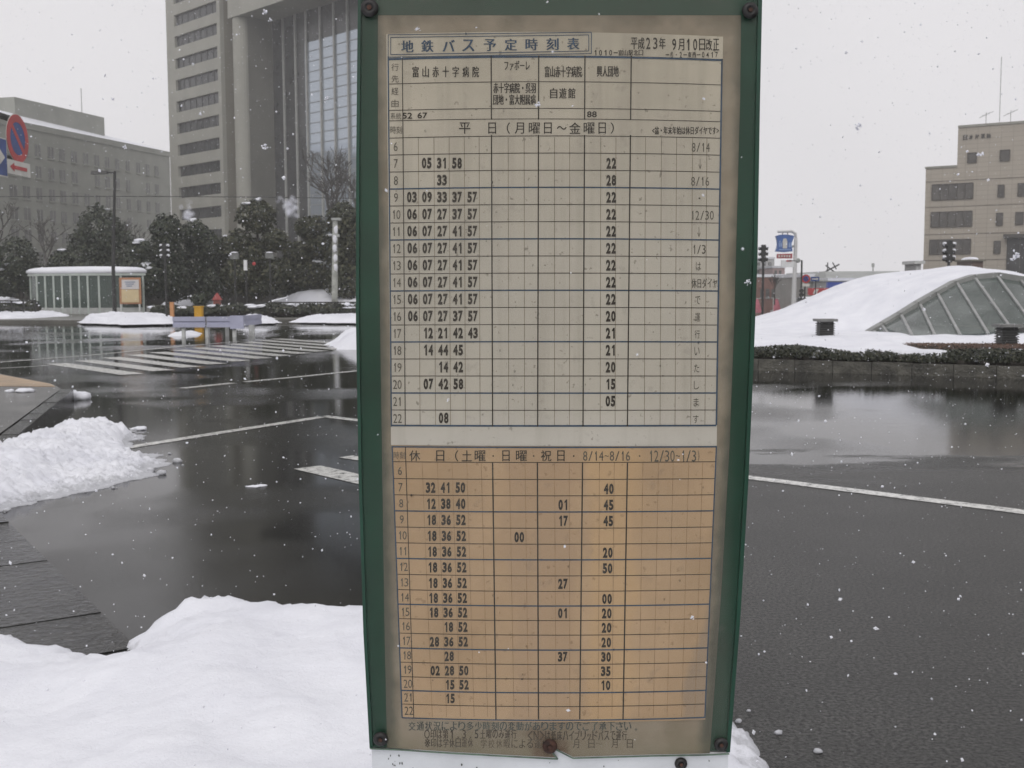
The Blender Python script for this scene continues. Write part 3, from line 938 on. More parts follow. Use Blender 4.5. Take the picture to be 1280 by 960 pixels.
def line(mb, x0, y0, x1, y1, w, off, bend=True, n=10):
    pts = []
    for i in range(n + 1):
        a = i / n; x = x0 + (x1 - x0) * a; y = y0 + (y1 - y0) * a
        pts.append((x, y + (bow(x, y) if bend else 0)))
    dx, dy = x1 - x0, y1 - y0; l = math.hypot(dx, dy); nx, ny = -dy / l * w / 2, dx / l * w / 2
    L = [S(x + nx, y + ny, off) for x, y in pts]; R = [S(x - nx, y - ny, off) for x, y in pts]
    k = len(pts)
    mb.add(L + R, [(i, i + 1, k + i + 1, k + i) for i in range(k - 1)])

def text(mb, body, x0, x1, y0, y1, off, bold=0.0, skew=0.0, bend=True):
    """a word fitted to a box measured on the sheet (y0 top, y1 bottom)"""
    heavy = bold if all(ord(c) < 128 for c in body) else 0.0
    shifts = (0.0,) if heavy or not bold else (-bold * 16, bold * 16)
    for k, sh_ in enumerate(shifts):       # kanji are struck twice, a hair apart, to thicken them
        def fn(a, b):
            x = x0 + (x1 - x0) * a + sh_; y = y1 + (y0 - y1) * b + skew * a
            return S(x, y, off + k * .00004)
        letter(mb, body, fn, heavy)

def run(mb, body, x0, x1, y0, y1, off, bold=0.0, fill=0.82):
    """characters set one by one at an even pitch"""
    n = len(body); w = (x1 - x0) / n
    for i, ch in enumerate(body):
        if ch in ' \u3000': continue
        ca = x0 + w * (i + .5); hw = w * fill / 2; ya, yb = y0, y1
        h = y1 - y0
        if ch in '・': hw = w * .10; ya, yb = y0 + h * .4, y0 + h * .6
        elif ch in '，、。': hw = w * .12; ya, yb = y1 - h * .22, y1
        elif ch in '1': hw *= .42
        elif bold and ch.isdigit(): hw *= .68
        elif ch in 'ーー-〜~': ya, yb = y0 + h * .42, y0 + h * .58
        elif ch in '（(': ca += w * .15; hw *= .35
        elif ch in '）)': ca -= w * .15; hw *= .35
        elif ch in '一': ya, yb = y0 + h * .4, y0 + h * .55
        elif ch in 'ァッャ': ya = y0 + h * .3; hw *= .75
        text(mb, ch, ca - hw, ca + hw, ya, yb, off, bold)

def two(mb, s, cx, cy, off, w=12.6, h=13.6, bold=.05):
    """two condensed bold digits"""
    for k, ch in enumerate(s):
        c = cx + (k - .5) * w * .52; hw = w * .225
        if ch == '1': hw *= .62
        text(mb, ch, c - hw, c + hw, cy - h / 2, cy + h / 2, off, bold)

def hour(mb, h, cx, cy, hh, off):
    t_ = str(h)
    for k, ch in enumerate(t_):
        c = cx + (k - (len(t_) - 1) / 2) * 5.7; hw = 2.5 if ch != '1' else 1.1
        text(mb, ch, c - hw, c + hw, cy - hh, cy + hh, off)

PO1, TO1 = .0024, .0026
PO2, TO2 = .0030, .0032
# -------- weekday sheet
fine, blk, blue = MB(), MB(), MB()
ysU = [173 + 21.2 * i for i in range(18)]
def xl(top, bot, y, y0=70, y1=533): return top + (bot - top) * (y - y0) / (y1 - y0)
XL = lambda y: xl(485.5, 489.5, y); XR = lambda y: xl(902, 895, y)
COLS = [(503.2, 506.8), (614, 615.8), (673.3, 672), (731, 728.6), (788.8, 784)]
for i, y in enumerate(ysU[:-1]):
    thick = y > 200 and (i - 3) % 3 == 0
    line(blue if thick else blk, XL(y), y, XR(y), y, 1.7 if thick else .85, PO1)
for y in (105.5, 138.5, 151.5):
    line(blk, XL(y), y, XR(y) , y + 1, .8, PO1)
line(blue, XL(74), 74.5, XR(74), 75.5, 2.6, PO1); line(blue, XL(533), 531.5, XR(533), 531.5, 2.2, PO1)
line(blue, XL(70), 71, XL(533), 533, 1.6, PO1 + .0001, False); line(blue, XR(70), 74, XR(533), 531, 2.0, PO1 + .0001, False)
line(blk, COLS[0][0], 73, COLS[0][1], 532, 1.0, PO1 + .0001, False)
for a, b in COLS[1:]:
    line(blk, a, 70, xl(a, b, 151), 150, 1.5, PO1 + .0001, False)
    line(blk, xl(a, b, 169), 169, b, 533, 1.5, PO1 + .0001, False)
SUB = [522.4, 542, 561, 580, 598.6, 635, 655, 693, 712, 751, 770, 807, 827, 846, 866, 884]
for x in SUB:
    x2 = 692 + (x - 692) * .983
    line(fine, xl(x, x2, 173), 172, x2, 531, .7, PO1 - .0001, False)
# title box
for d in (0, 3.2):
    for (a, b, c, e) in ((485.5 + d, 44 + d, 739 - d, 41 + d), (485.5 + d, 72 - d, 739 - d, 67.5 - d), (485.5 + d, 44 + d, 485.5 + d, 72 - d), (739 - d, 41 + d, 739 - d, 67.5 - d)):
        line(blue, a, b, c, e, .9, PO1 + .0002, False)
lett, lgrey, lblue = MB(), MB(), MB()
for ch, x in zip("地鉄バス予定時刻表", (509.5, 534.5, 561, 585.5, 612.5, 638.5, 664.5, 690.5, 716.5)):
    y = 58.5 - (x - 509) * .016
    text(lblue, ch, x - 7.3, x + 7.3, y - 7.4, y + 7.4, TO1, .03)
run(lett, "平成23年", 788, 832, 47.5, 62, TO1, .012, .9)
run(lett, "9月10日改正", 838, 899, 49, 63.5, TO1, .012, .84)
run(lett, "1010-富山駅北口", 741, 804, 63, 70, TO1, .01, .85)
run(lett, "-①・2-東西-0417", 831, 898, 65.5, 72.5, TO1, .01, .8)
for ch, y in zip("行先経由", (84.5, 99, 114.5, 129.5)):
    text(lgrey, ch, 489.5, 498.5, y - 4.6, y + 4.6, TO1)
run(lgrey, "系統", 488, 502, 141.5, 149.5, TO1, 0, .9); run(lgrey, "時刻", 488, 503, 158, 167.5, TO1, 0, .9)
run(lett, "富山赤十字病院", 513.5, 601, 83.5, 97, TO1, .014, .62)
text(lett, "ファボーレ", 630.5, 662, 76.5, 88.5, TO1, .012)
text(lett, "赤十字病院・呉羽", 616.8, 669.5, 103.8, 117, TO1, .016); text(lett, "団地・富大附属病", 616.8, 669.5, 118.4, 131.4, TO1, .016)
text(lett, "富山赤十字病院", 681, 727, 83, 97, TO1, .016)
for ch, x in zip("自遊館", (692, 703.5, 714.5)): text(lett, ch, x - 4.4, x + 4.4, 110.5, 123.5, TO1, .014)
text(lett, "興人団地", 746, 773, 82.8, 96.5, TO1, .016)
text(lett, "52", 503.4, 515.5, 141.2, 148.8, TO1, .02); text(lett, "67", 522, 534.5, 140.9, 148.4, TO1, .02); text(lett, "88", 733.5, 745.8, 139.5, 147, TO1, .02)
for ch, a, b in (("平", 574, 588), ("日", 610.5, 620), ("（", 633.5, 637.5), ("月", 643.5, 655), ("曜", 661, 675), ("日", 680, 689.5), ("金", 711.5, 725.5), ("曜", 729.5, 743), ("日", 748, 757), ("）", 763, 767)):
    text(lett, ch, a, b, 153.5, 167.5, TO1, .006)
text(lett, "〜", 696, 708, 158, 162.5, TO1, .006)
text(lett, "<盆・年末年始は休日ダイヤです>", 815, 898, 158.5, 168.5, TO1, .01)
UP = {7: ["", "05", "31", "58"], 8: ["", "", "33"], 9: ["03", "09", "33", "37", "57"], 10: ["06", "07", "27", "37", "57"],
      17: ["", "12", "21", "42", "43"], 18: ["", "14", "44", "45"], 19: ["", "", "14", "42"], 20: ["", "07", "42", "58"], 22: ["", "", "08"]}
for h in (11, 12, 13, 14, 15): UP[h] = ["06", "07", "27", "41", "57"]
UP[16] = ["06", "07", "27", "37", "57"]
UP4 = {7: "22", 8: "28", 9: "22", 10: "22", 11: "22", 12: "22", 13: "22", 14: "22", 15: "22", 16: "20", 17: "21", 18: "21", 19: "20", 20: "15", 21: "05"}
for i, h in enumerate(range(6, 23)):
    cyr = ysU[i] + 10.6; sx = 1 - .017 * i / 16
    hour(lgrey, h, 494.8 + i * .15, cyr, 5.6, TO1)
    for k, s in enumerate(UP.get(h, [])):
        if s: two(lett, s, 692 + (514.5 + 18.9 * k - 692) * sx, cyr - .6, TO1)
    if h in UP4: two(lett, UP4[h], 692 + (764 - 692) * sx, cyr - .4, TO1)
for i, s in enumerate(["8/14", "↓", "8/16", "・", "12/30", "↓", "1/3", "は", "休日ダイヤ", "で", "運", "行", "い", "た", "し", "ま", "す"]):
    cyr = ysU[i] + 11.5; x = 875 - i * .35
    if s == "↓": text(lgrey, s, x - 1.8, x + 1.8, cyr - 6.5, cyr + 6.5, TO1)
    elif s == "・": text(lgrey, s, x - 1.2, x + 1.2, cyr - 1.2, cyr + 1.2, TO1)
    elif s == "休日ダイヤ": text(lgrey, s, 864, 896, cyr - 6, cyr + 6, TO1, .01)
    elif '/' in s:
        w = 3.1 * len(s); x = x + (3.2 if len(s) == 5 else 0)
        run(lgrey, s, x - w + 1, x + w, cyr - 5.6, cyr + 5.6, TO1, 0, .78)
    else: text(lgrey, s, x - 3.2, x + 3.2, cyr - 5.2, cyr + 5.2, TO1)
blk.build('ruled_lines', INK, paper1); fine.build('faint_ruled_lines', INKL, paper1); blue.build('blue_ruled_lines', INKB, paper1)
lett.build('black_lettering', INK, paper1); lgrey.build('grey_lettering', INKG, paper1); lblue.build('blue_lettering', INKB, paper1)

# -------- holiday sheet
fine, blk, blue, lett, lgrey = MB(), MB(), MB(), MB(), MB()
ysL = [577.6, 598.6, 618.8, 638.8, 658.9, 678.6, 698, 717.8, 736.9, 755, 773, 791, 809.5, 827.2, 845.2, 862.3, 879.3, 895.5]
tL = lambda y: (y - 557) / (896 - 557)
XL2 = lambda y: 490.5 + 12.5 * tL(y); XR2 = lambda y: 895 - 14.5 * tL(y)
line(blue, XL2(557), 558, XR2(557), 558, 1.8, PO2); line(blue, XL2(896), 895.5, XR2(896), 895, 1.6, PO2)
for i, y in enumerate(ysL[:-1]):
    thick = i % 3 == 0 and i > 0
    line(blue if thick else blk, XL2(y), y - 1, XR2(y), y - 1, 1.6 if thick else .85, PO2)
line(blue, XL2(557), 557, XL2(896), 896, 1.5, PO2 + .0001, False); line(blue, XR2(557), 557, XR2(896), 896, 1.5, PO2 + .0001, False)
line(blk, 507, 558, 517.5, 896, .9, PO2 + .0001, False)
for a, b in ((615.8, 620), (671.7, 673), (728, 724.5), (784, 778.5)):
    line(blk, a, 578, b, 898, 1.6, PO2 + .0001, False)
for x in SUB:
    xa = 693 + (x - 693) * .968; xb = 695 + (x - 693) * .905
    line(fine, xa, 578, xb, 895, .7, PO2 - .0001, False)
run(lgrey, "時刻", 492, 507, 564, 573, TO2, 0, .9)
for ch, a, b in (("休", 512, 525.5), ("日", 545.5, 555.5), ("（", 569, 573), ("土", 577.5, 590), ("曜", 593.5, 607), ("日", 628, 637), ("曜", 645, 658.5), ("祝", 676, 689), ("日", 696.5, 705.5)):
    text(lett, ch, a, b, 562.5, 576, TO2, .006)
for x in (616.5, 667, 717): text(lett, "・", x - 1, x + 1, 568.5, 570.5, TO2)
text(lgrey, "・", 798.2, 800.2, 568.5, 570.5, TO2)
run(lgrey, "8/14~8/16", 728, 788, 563.5, 575.5, TO2, 0, .8); run(lgrey, "12/30~1/3)", 810, 877, 562.5, 576.5, TO2, 0, .8)
LO1 = {7: ["32", "41", "50"], 8: ["12", "38", "40"], 16: ["", "18", "52"], 17: ["28", "36", "52"], 18: ["", "28"], 19: ["02", "28", "50"], 20: ["", "15", "52"], 21: ["", "15"]}
for h in (9, 10, 11, 12, 13, 14, 15): LO1[h] = ["18", "36", "52"]
LO2 = {10: "00"}
LO3 = {8: "01", 9: "17", 13: "27", 15: "01", 18: "37"}
LO4 = {7: "40", 8: "45", 9: "45", 11: "20", 12: "50", 14: "00", 15: "20", 16: "20", 17: "20", 18: "30", 19: "35", 20: "10"}
for i, h in enumerate(range(6, 23)):
    ya, yb = ysL[i], ysL[i + 1]; cyr = (ya + yb) / 2; t_ = i / 16; hh = 13.4 - 1.4 * t_
    x = XL2(cyr) + 3
    hour(lgrey, h, x + 5.6, cyr - .2, 5.2, TO2)
    for k, s in enumerate(LO1.get(h, [])):
        if s: two(lett, s, 538 + 7 * t_ * 1.1 + k * (18.6 - 1.0 * t_), cyr + .2 + t_, TO2, 12.4 - .6 * t_, hh)
    if h in LO2: two(lett, LO2[h], 649, cyr + 2, TO2, 12.6, 13.2)
    if h in LO3: two(lett, LO3[h], 704 - t_, cyr + 1.6, TO2, 12.4, hh)
    if h in LO4: two(lett, LO4[h], 761 - 5 * t_, cyr + 1.8, TO2, 12.4, hh)
blk.build('ruled_lines', INK, paper2); fine.build('faint_ruled_lines', INKL2, paper2); blue.build('blue_ruled_lines', INKB, paper2)
lett.build('black_lettering', INK, paper2); lgrey.build('grey_lettering', INKG, paper2)

# -------- notes printed at the foot of the backing sheet
n1, n2, n3 = MB(), MB(), MB()
o_ = .0016
def runb(mb, body, x0, x1, y0, y1, bold, fill):
    b = len(mb.v); run(mb, body, x0, x1, y0, y1, o_, bold, fill)
runb(n1, "交通状況により多少時刻の変動がありますのでご了承下さい。", 510, 800, 901.5, 912.5, .014, .84)
runb(n2, "○印は第1，3，5土曜のみ運行", 530, 646, 911.5, 922.5, .012, .84)
runb(n2, "〈N〉は低床ハイブリッドバスで運行", 659, 784, 913, 924.5, .012, .84)
runb(n3, "※印は学休日運休", 530.5, 592, 922.5, 933.5, .012, .84)
runb(n3, "学校休暇による運休　　　月　日〜　月　日", 600, 792, 923.5, 934.5, .006, .8)
bs = [o for o in sign.children if o.name.startswith('backing_sheet')][0]
n1.build('blue_lettering', plain('faded_blue_ink', (0.07, 0.085, 0.08), .7, .3, 60), bs)
n2.build('black_lettering', plain('faded_black_ink', (0.06, 0.045, 0.03), .7, .4, 60), bs)
n3.build('faded_lettering', plain('bleached_ink', (0.095, 0.075, 0.05), .7, .4, 30), bs)

# -------- clear cover, bolts, lower plate, post
def cover_mat():
    m, t, b = new_mat('grimy_clear_plastic')
    out = [n for n in t.nodes if n.type == 'OUTPUT_MATERIAL'][0]
    v = coords(t)
    tr = N(t, 'ShaderNodeBsdfTransparent'); tr.inputs['Color'].default_value = (.97, .965, .95, 1)
    df = N(t, 'ShaderNodeBsdfDiffuse'); df.inputs['Color'].default_value = (.36, .34, .30, 1)
    gl = N(t, 'ShaderNodeBsdfGlossy'); gl.inputs['Roughness'].default_value = .12
    lw = N(t, 'ShaderNodeFresnel'); lw.inputs['IOR'].default_value = 1.4
    hz = noise_fac(t, v, 5, 6, .6, .3, .75)
    sp = noise_fac(t, v, 55, 3, .5, .64, .72)
    sep = N(t, 'ShaderNodeSeparateXYZ'); t.links.new(v, sep.inputs[0])
    xl_ = S(478, 480).x - sign.location.x; xr_ = S(914, 480).x - sign.location.x
    rim = N(t, 'ShaderNodeMapRange'); rim.inputs['From Min'].default_value = (xr_ - xl_) / 2 + .006; rim.inputs['From Max'].default_value = (xr_ - xl_) / 2 - .008
    t.links.new(math_(t, 'ABSOLUTE', math_(t, 'SUBTRACT', sep.outputs['X'], (xl_ + xr_) / 2)), rim.inputs['Value'])
    dirt = math_(t, 'MULTIPLY', math_(t, 'ADD', math_(t, 'MULTIPLY', rim.outputs[0], .97), .03), math_(t, 'ADD', math_(t, 'MULTIPLY', hz, .05), math_(t, 'ADD', math_(t, 'MULTIPLY', sp, .04), .025)))
    m1 = N(t, 'ShaderNodeMixShader'); t.links.new(dirt, m1.inputs[0]); t.links.new(tr.outputs[0], m1.inputs[1]); t.links.new(df.outputs[0], m1.inputs[2])
    m2 = N(t, 'ShaderNodeMixShader'); t.links.new(math_(t, 'MULTIPLY', lw.outputs[0], .2), m2.inputs[0]); t.links.new(m1.outputs[0], m2.inputs[1]); t.links.new(gl.outputs[0], m2.inputs[2])
    t.links.new(m2.outputs[0], out.inputs['Surface'])
    t.nodes.remove(b)
    return m
cv = MB(); poly_slab(cv, [(x + 3.6, max(y, -15)) for x, y in LEFT_EDGE[:-1]][::-1] + [(x - 4.6, max(y, -15)) for x, y in RIGHT_EDGE[:-1]] + [(906.5, 939.8)] + notch[::-1][1:-1] + [(467, 933.8)], .0050, .0062)
cv.build('clear_cover', cover_mat(), sign)
dr = MB()
for k in range(70):
    x = rnd.uniform(480, 890); y = rnd.uniform(30, 920); q = rnd.uniform(.0004, .0013)
    c = S(x, y, .0062); el = rnd.uniform(1.0, 1.7)
    b0 = len(dr.v); dr.lathe(c, (0, -1, 0), [(q, -.0001), (q * .93, q * .18), (q * .6, q * .4), (0, q * .48)], 10)
    for i in range(b0, len(dr.v)): dr.v[i] = (dr.v[i][0], dr.v[i][1], c.z + (dr.v[i][2] - c.z) * el)
mw, tw_, bw = new_mat('water_drop')
bw.inputs['Transmission Weight'].default_value = 1.0; bw.inputs['IOR'].default_value = 1.33; bw.inputs['Roughness'].default_value = .02
tag(dr.build('water_drops', mw, sign, True), kind='stuff')
edge = MB()
for i in range(len(notch) - 1):
    edge.bar(S(*notch[i], .0056), S(*notch[i + 1], .0056), .0013, .0016)
edge.build('cover_edge', plain('plastic_cut_edge', (.10, .15, .11), .4, .4, 40), sign)
RUB = plain('black_rubber', (0.011, 0.010, 0.010), .5, .3, 50)
RST = plain('rusty_steel', (0.05, 0.022, 0.014), .8, .6, 120)
for px, py, r, mt in ((463, 12, 11, RUB), (936, 15, 10, RUB), (476.5, 921, 9.6, RUB), (900, 927.5, 9.2, RUB), (687, 930, 9.6, RST), (851, 954, 8.3, RUB)):
    c = S(px, py, .0066 if py < 945 else .0006); R = r * SY / F_PX * .985
    h = MB(); h.lathe(c, (0, -1, 0), [(R, 0), (R, .0015), (R * .93, .0030), (R * .72, .0044), (R * .52, .0050), (R * .45, .0044), (R * .3, .0040), (0, .0040)], 22)
    b = h.build('bolt', mt, sign, True)
    i_ = MB(); i_.lathe(c + Vector((0, -.0042, 0)), (0, -1, 0), [(R * .3, 0), (R * .28, .0012), (0, .0014)], 6); i_.build('bolt_core', RST, b)
lo = MB(); poly_slab(lo, [(464.5, 936.5), (910.5, 940.5), (905, 1130), (470, 1130)], -.018, .0)
lo.build('lower_plate', plain('worn_white_plate', (0.60, 0.625, 0.65), .45, .10, 9, bmp=.05), sign)
scr = MB()
for k in range(26):
    x = rnd.uniform(478, 900); y = rnd.uniform(946, 985) if k > 8 else rnd.uniform(940, 957)
    if k < 9: x = rnd.uniform(480, 508)
    s = rnd.uniform(.4, 1.3)
    pts = [(x + s * rnd.uniform(.6, 1.2) * math.cos(a), y + s * rnd.uniform(.8, 2.2) * math.sin(a)) for a in [i * 1.05 for i in range(6)]]
    poly_slab(scr, pts, .0003, .0006)
scr.build('paint_chip', plain('bare_chip', (.12, .13, .12), .7, .3, 50), sign)
po = MB()
for px in (560, 840):
    x = S(px, 480).x
    po.tube([(x, SY + .045, .02), (x, SY + .045, S(640, -15).z)], .021, 14)
po.build('post', M['metal_grey'], sign)
ba = MB(); ba.prism([(0.06 + .33 * math.cos(a * math.pi / 8), SY + .045 + .2 * math.sin(a * math.pi / 8)) for a in range(16)], 0.005, .09)
ba.build('concrete_base', plain('concrete_base_grey', (.3, .3, .28), .8, .2, 8), sign)

# ================================================================== LEFT SIGNS ON THEIR POLE
blue_p = plain('sign_blue', (0.02, 0.055, 0.21), .4, .15, 6)
red_p = plain('sign_red', (0.42, 0.035, 0.035), .4, .12, 6)
cream_p = plain('sign_white', (0.58, 0.57, 0.53), .5, .08, 6)
nx = Vector((1.0, -0.02, 0)).normalized()      # the way the signs face
ax_ = Vector((0.02, 1.0, 0)).normalized()      # along the bracket
def disc(mb, c, r0_, r1_, off, th=.004, n=36):
    c = Vector(c) + nx * off
    vs = []
    for h in (0, th):
        for r in (r0_, r1_):
            for j in range(n):
                a = 2 * math.pi * j / n
                vs.append(c + nx * h + (ax_ * math.cos(a) + Vector((0, 0, 1)) * math.sin(a)) * r)
    fs = []
    for j in range(n):
        k = (j + 1) % n
        fs += [(2 * n + j, 3 * n + j, 3 * n + k, 2 * n + k), (j, k, n + k, n + j), (n + j, n + k, 3 * n + k, 3 * n + j)]
    mb.add(vs, fs)
def plate(mb, c, w, h, off, th=.004, rot=0.0):
    c = Vector(c) + nx * off; z = Vector((0, 0, 1))
    a = ax_ * math.cos(rot) + z * math.sin(rot); b = z * math.cos(rot) - ax_ * math.sin(rot)
    q = [c - a * w / 2 - b * h / 2, c + a * w / 2 - b * h / 2, c + a * w / 2 + b * h / 2, c - a * w / 2 + b * h / 2]
    mb.add(q + [p + nx * th for p in q], [(0, 1, 2, 3), (7, 6, 5, 4), (0, 4, 5, 1), (1, 5, 6, 2), (2, 6, 7, 3), (3, 7, 4, 0)])
cdisc = P(21.5, 173.5, 14.0)
pole_x = cdisc - ax_ * 1.25 - nx * .1
sp_ = thing('sign_pole', 'dark pole outside the left edge whose two black arms hold the road signs', 'sign pole', (pole_x.x, pole_x.y, .15))
m_ = MB(); m_.tube([(pole_x.x, pole_x.y, .15), (pole_x.x, pole_x.y, 4.3)], .045, 12); m_.build('pole', M['metal_dark'], sp_)
for dz in (.25, -.24):
    m_ = MB(); a = pole_x + Vector((0, 0, cdisc.z + dz - pole_x.z)); m_.bar(a, a + ax_ * 1.3, .06); m_.build('arm', M['metal_dark'], sp_)
np_ = thing('no_parking_sign', 'round blue no parking sign with a red rim and slash', 'road sign', tuple(cdisc))
m_ = MB(); disc(m_, cdisc, 0.0005, .30, 0); m_.build('white_edge', cream_p, np_)
m_ = MB(); disc(m_, cdisc, .20, .292, .0045); plate(m_, cdisc, .40, .062, .0047, .004, math.radians(-45)); m_.build('red_ring', red_p, np_)
m_ = MB(); disc(m_, cdisc, 0.0005, .199, .0042, .003); m_.build('blue_face', blue_p, np_)
ca = P(23.5, 210.5, 14.0)
rp = thing('arrow_plate', 'white plate with a red arrow hanging below the round no parking sign', 'road sign', tuple(ca))
m_ = MB(); plate(m_, ca, .62, .17, 0); m_.build('plate', cream_p, rp)
m_ = MB(); plate(m_, ca + ax_ * .03, .36, .045, .005)
tip = ca - ax_ * .25 + nx * .007
m_.add([tip, tip + ax_ * .12 + Vector((0, 0, .055)), tip + ax_ * .12 - Vector((0, 0, .055))], [(0, 1, 2)])
m_.build('red_arrow', red_p, rp)
cb = P(-7, 194, 13.4)
bp = thing('blue_road_sign', 'square blue road sign cut by the left edge of the view', 'road sign', tuple(cb))
m_ = MB(); plate(m_, cb, .62, .46, 0); m_.build('plate', cream_p, bp)
m_ = MB(); plate(m_, cb, .59, .43, .0045); m_.build('blue_face', blue_p, bp)
m_ = MB(); plate(m_, cb - ax_ * .02, .34, .08, .009)
tip = cb + ax_ * .24 + nx * .0125
m_.add([tip, tip - ax_ * .14 + Vector((0, 0, .1)), tip - ax_ * .14 - Vector((0, 0, .1))], [(0, 1, 2)])
m_.build('white_arrow', cream_p, bp)

# ================================================================== GLASS BUS SHELTER
def pane_mat(name, tint, alpha=.55, rough=.06):
    m, t, b = new_mat(name)
    out = [n for n in t.nodes if n.type == 'OUTPUT_MATERIAL'][0]
    tr = N(t, 'ShaderNodeBsdfTransparent'); tr.inputs['Color'].default_value = (.80, .86, .83, 1)
    b.inputs['Base Color'].default_value = (*tint, 1); b.inputs['Roughness'].default_value = rough
    mx_ = N(t, 'ShaderNodeMixShader'); mx_.inputs[0].default_value = alpha
    t.links.new(tr.outputs[0], mx_.inputs[1]); t.links.new(b.outputs[0], mx_.inputs[2]); t.links.new(mx_.outputs[0], out.inputs['Surface'])
    return m
M['pane'] = pane_mat('shelter_glass', (.12, .15, .135), .5)
M['mull'] = plain('pale_green_metal', (.40, .44, .41), .45, .1, 3)
zsh = .15
gA = G(48, 391.5, zsh); gB = G(124, 392.5, zsh); gC = G(180, 391.5, zsh)
shY = gB.y
sh = thing('bus_shelter', 'glass walled waiting shelter with pale mullions and a rounded snow covered roof', 'bus shelter', (gB.x, shY, zsh))
def at(px, Y): return P(px, 360, Y).x
Yf, Yb = shY, shY + 3.0
front = [(at(46.5, Yf + 1.1), Yf + 1.1), (at(110, Yf), Yf), (at(124, Yf), Yf), (at(179, Yf + .5), Yf + .5)]
outline = front + [(at(183, Yb), Yb - .6), (at(170, Yb), Yb), (at(58, Yb), Yb), (at(46, Yb), Yb - .8)]
zt = P(120, 344.5, shY).z
def wall_run(p, q, n, z0, z1, name='window'):
    for i in range(n):
        a = Vector((*p, 0)).lerp(Vector((*q, 0)), i / n); b = Vector((*p, 0)).lerp(Vector((*q, 0)), (i + 1) / n)
        g = MB(); d = (b - a).normalized() * .04
        g.bar((a + d).to_tuple()[:2] + ((z0 + z1) / 2,), (b - d).to_tuple()[:2] + ((z0 + z1) / 2,), .02, z1 - z0)
        g.build(name, M['pane'], sh)
pairs = [(outline[i], outline[(i + 1) % 8]) for i in range(8)]
ns = [6, 1, 2, 1, 1, 6, 1, 1]
for (p, q), n in zip(pairs, ns):
    wall_run(p, q, n, zsh + .35, zt)
    for i in range(n):
        a = Vector((*p, 0)).lerp(Vector((*q, 0)), i / n)
        c_ = MB(); c_.bar((a.x, a.y, zsh), (a.x, a.y, zt), .10); c_.build('mullion', M['mull'], sh)
bb = MB()
for (p, q) in pairs: bb.bar((*p, zsh + .17), (*q, zsh + .17), .08, .34)
bb.build('base_wall', M['metal_grey'], sh)
cx_, cy_ = sum(p[0] for p in outline) / 8, sum(p[1] for p in outline) / 8
def grow(k): return [(cx_ + (x - cx_) * k, cy_ + (y - cy_) * k) for x, y in outline]
rf = MB(); rf.prism(grow(1.05), zt + .002, zt + .13); rf.build('roof', M['mull'], sh)
tr_ = MB()
for k in (0.25, .5, .75):
    p = Vector((*front[0], 0)).lerp(Vector((*front[1], 0)), k)
bn = MB(); bn.box(cx_ - 2.3, cx_ + 1.0, Yb - .8, Yb - .4, zsh + .4, zsh + .46); bn.box(cx_ - 2.2, cx_ - 2.1, Yb - .75, Yb - .45, zsh, zsh + .4); bn.box(cx_ + .8, cx_ + .9, Yb - .75, Yb - .45, zsh, zsh + .4)
bn.build('bench', M['metal_dark'], sh)
sc_ = MB(); lay = [(1.045, .135), (1.075, .18), (1.07, .30), (1.02, .40), (.9, .47), (.5, .52), (.02, .54)]
vs = []; fs = []
for k, h in lay: vs += [(x, y, zt + h) for x, y in grow(k)]
for i in range(len(lay) - 1):
    for j in range(8):
        q = (j + 1) % 8; fs.append((i * 8 + j, i * 8 + q, (i + 1) * 8 + q, (i + 1) * 8 + j))
sc_.add(vs, fs)
tag(sc_.build('snow_cover', M['snow_far'], None, True), 'thick rounded cap of snow on the roof of the glass shelter', 'snow cover')
nb = thing('notice_board', 'orange framed timetable notice on the front of the glass shelter', 'notice board', tuple(P(163, 390, Yf)))
Yn = Yf + .18
def on(Y, px, py): return P(px, py, Y)
def frect(mb, Y, x0, y0, x1, y1, th=.03):
    a = on(Y, x0, y1); b = on(Y, x1, y0); mb.box(a.x, b.x, Y - th, Y, a.z, b.z)
m_ = MB(); frect(m_, Yn, 150, 347, 176, 380); m_.build('frame', plain('orange_frame', (.42, .2, .10), .5, .1), nb)
m_ = MB(); frect(m_, Yn - .032, 152.5, 362, 173.5, 378); m_.build('cream_sheet', plain('cream_notice', (.62, .5, .3), .6, .05), nb)
m_ = MB(); frect(m_, Yn - .032, 152.5, 349.5, 173.5, 361.5); m_.build('white_sheet', plain('white_notice', (.6, .58, .58), .6, .05), nb)
m_ = MB()
for i, y in enumerate((352, 354.5, 357)): frect(m_, Yn - .066, 156 + i, y, 169 - i * 2, y + 1.2, .004)
m_.build('print', plain('notice_print', (.2, .25, .35), .6, .1), nb)
for x in (151.2, 174.5):
    m_ = MB(); a = on(Yn, x, 380); m_.box(a.x - .04, a.x + .04, Yn - .03, Yn + .03, zsh, a.z); m_.build('leg', M['metal_light'], nb)

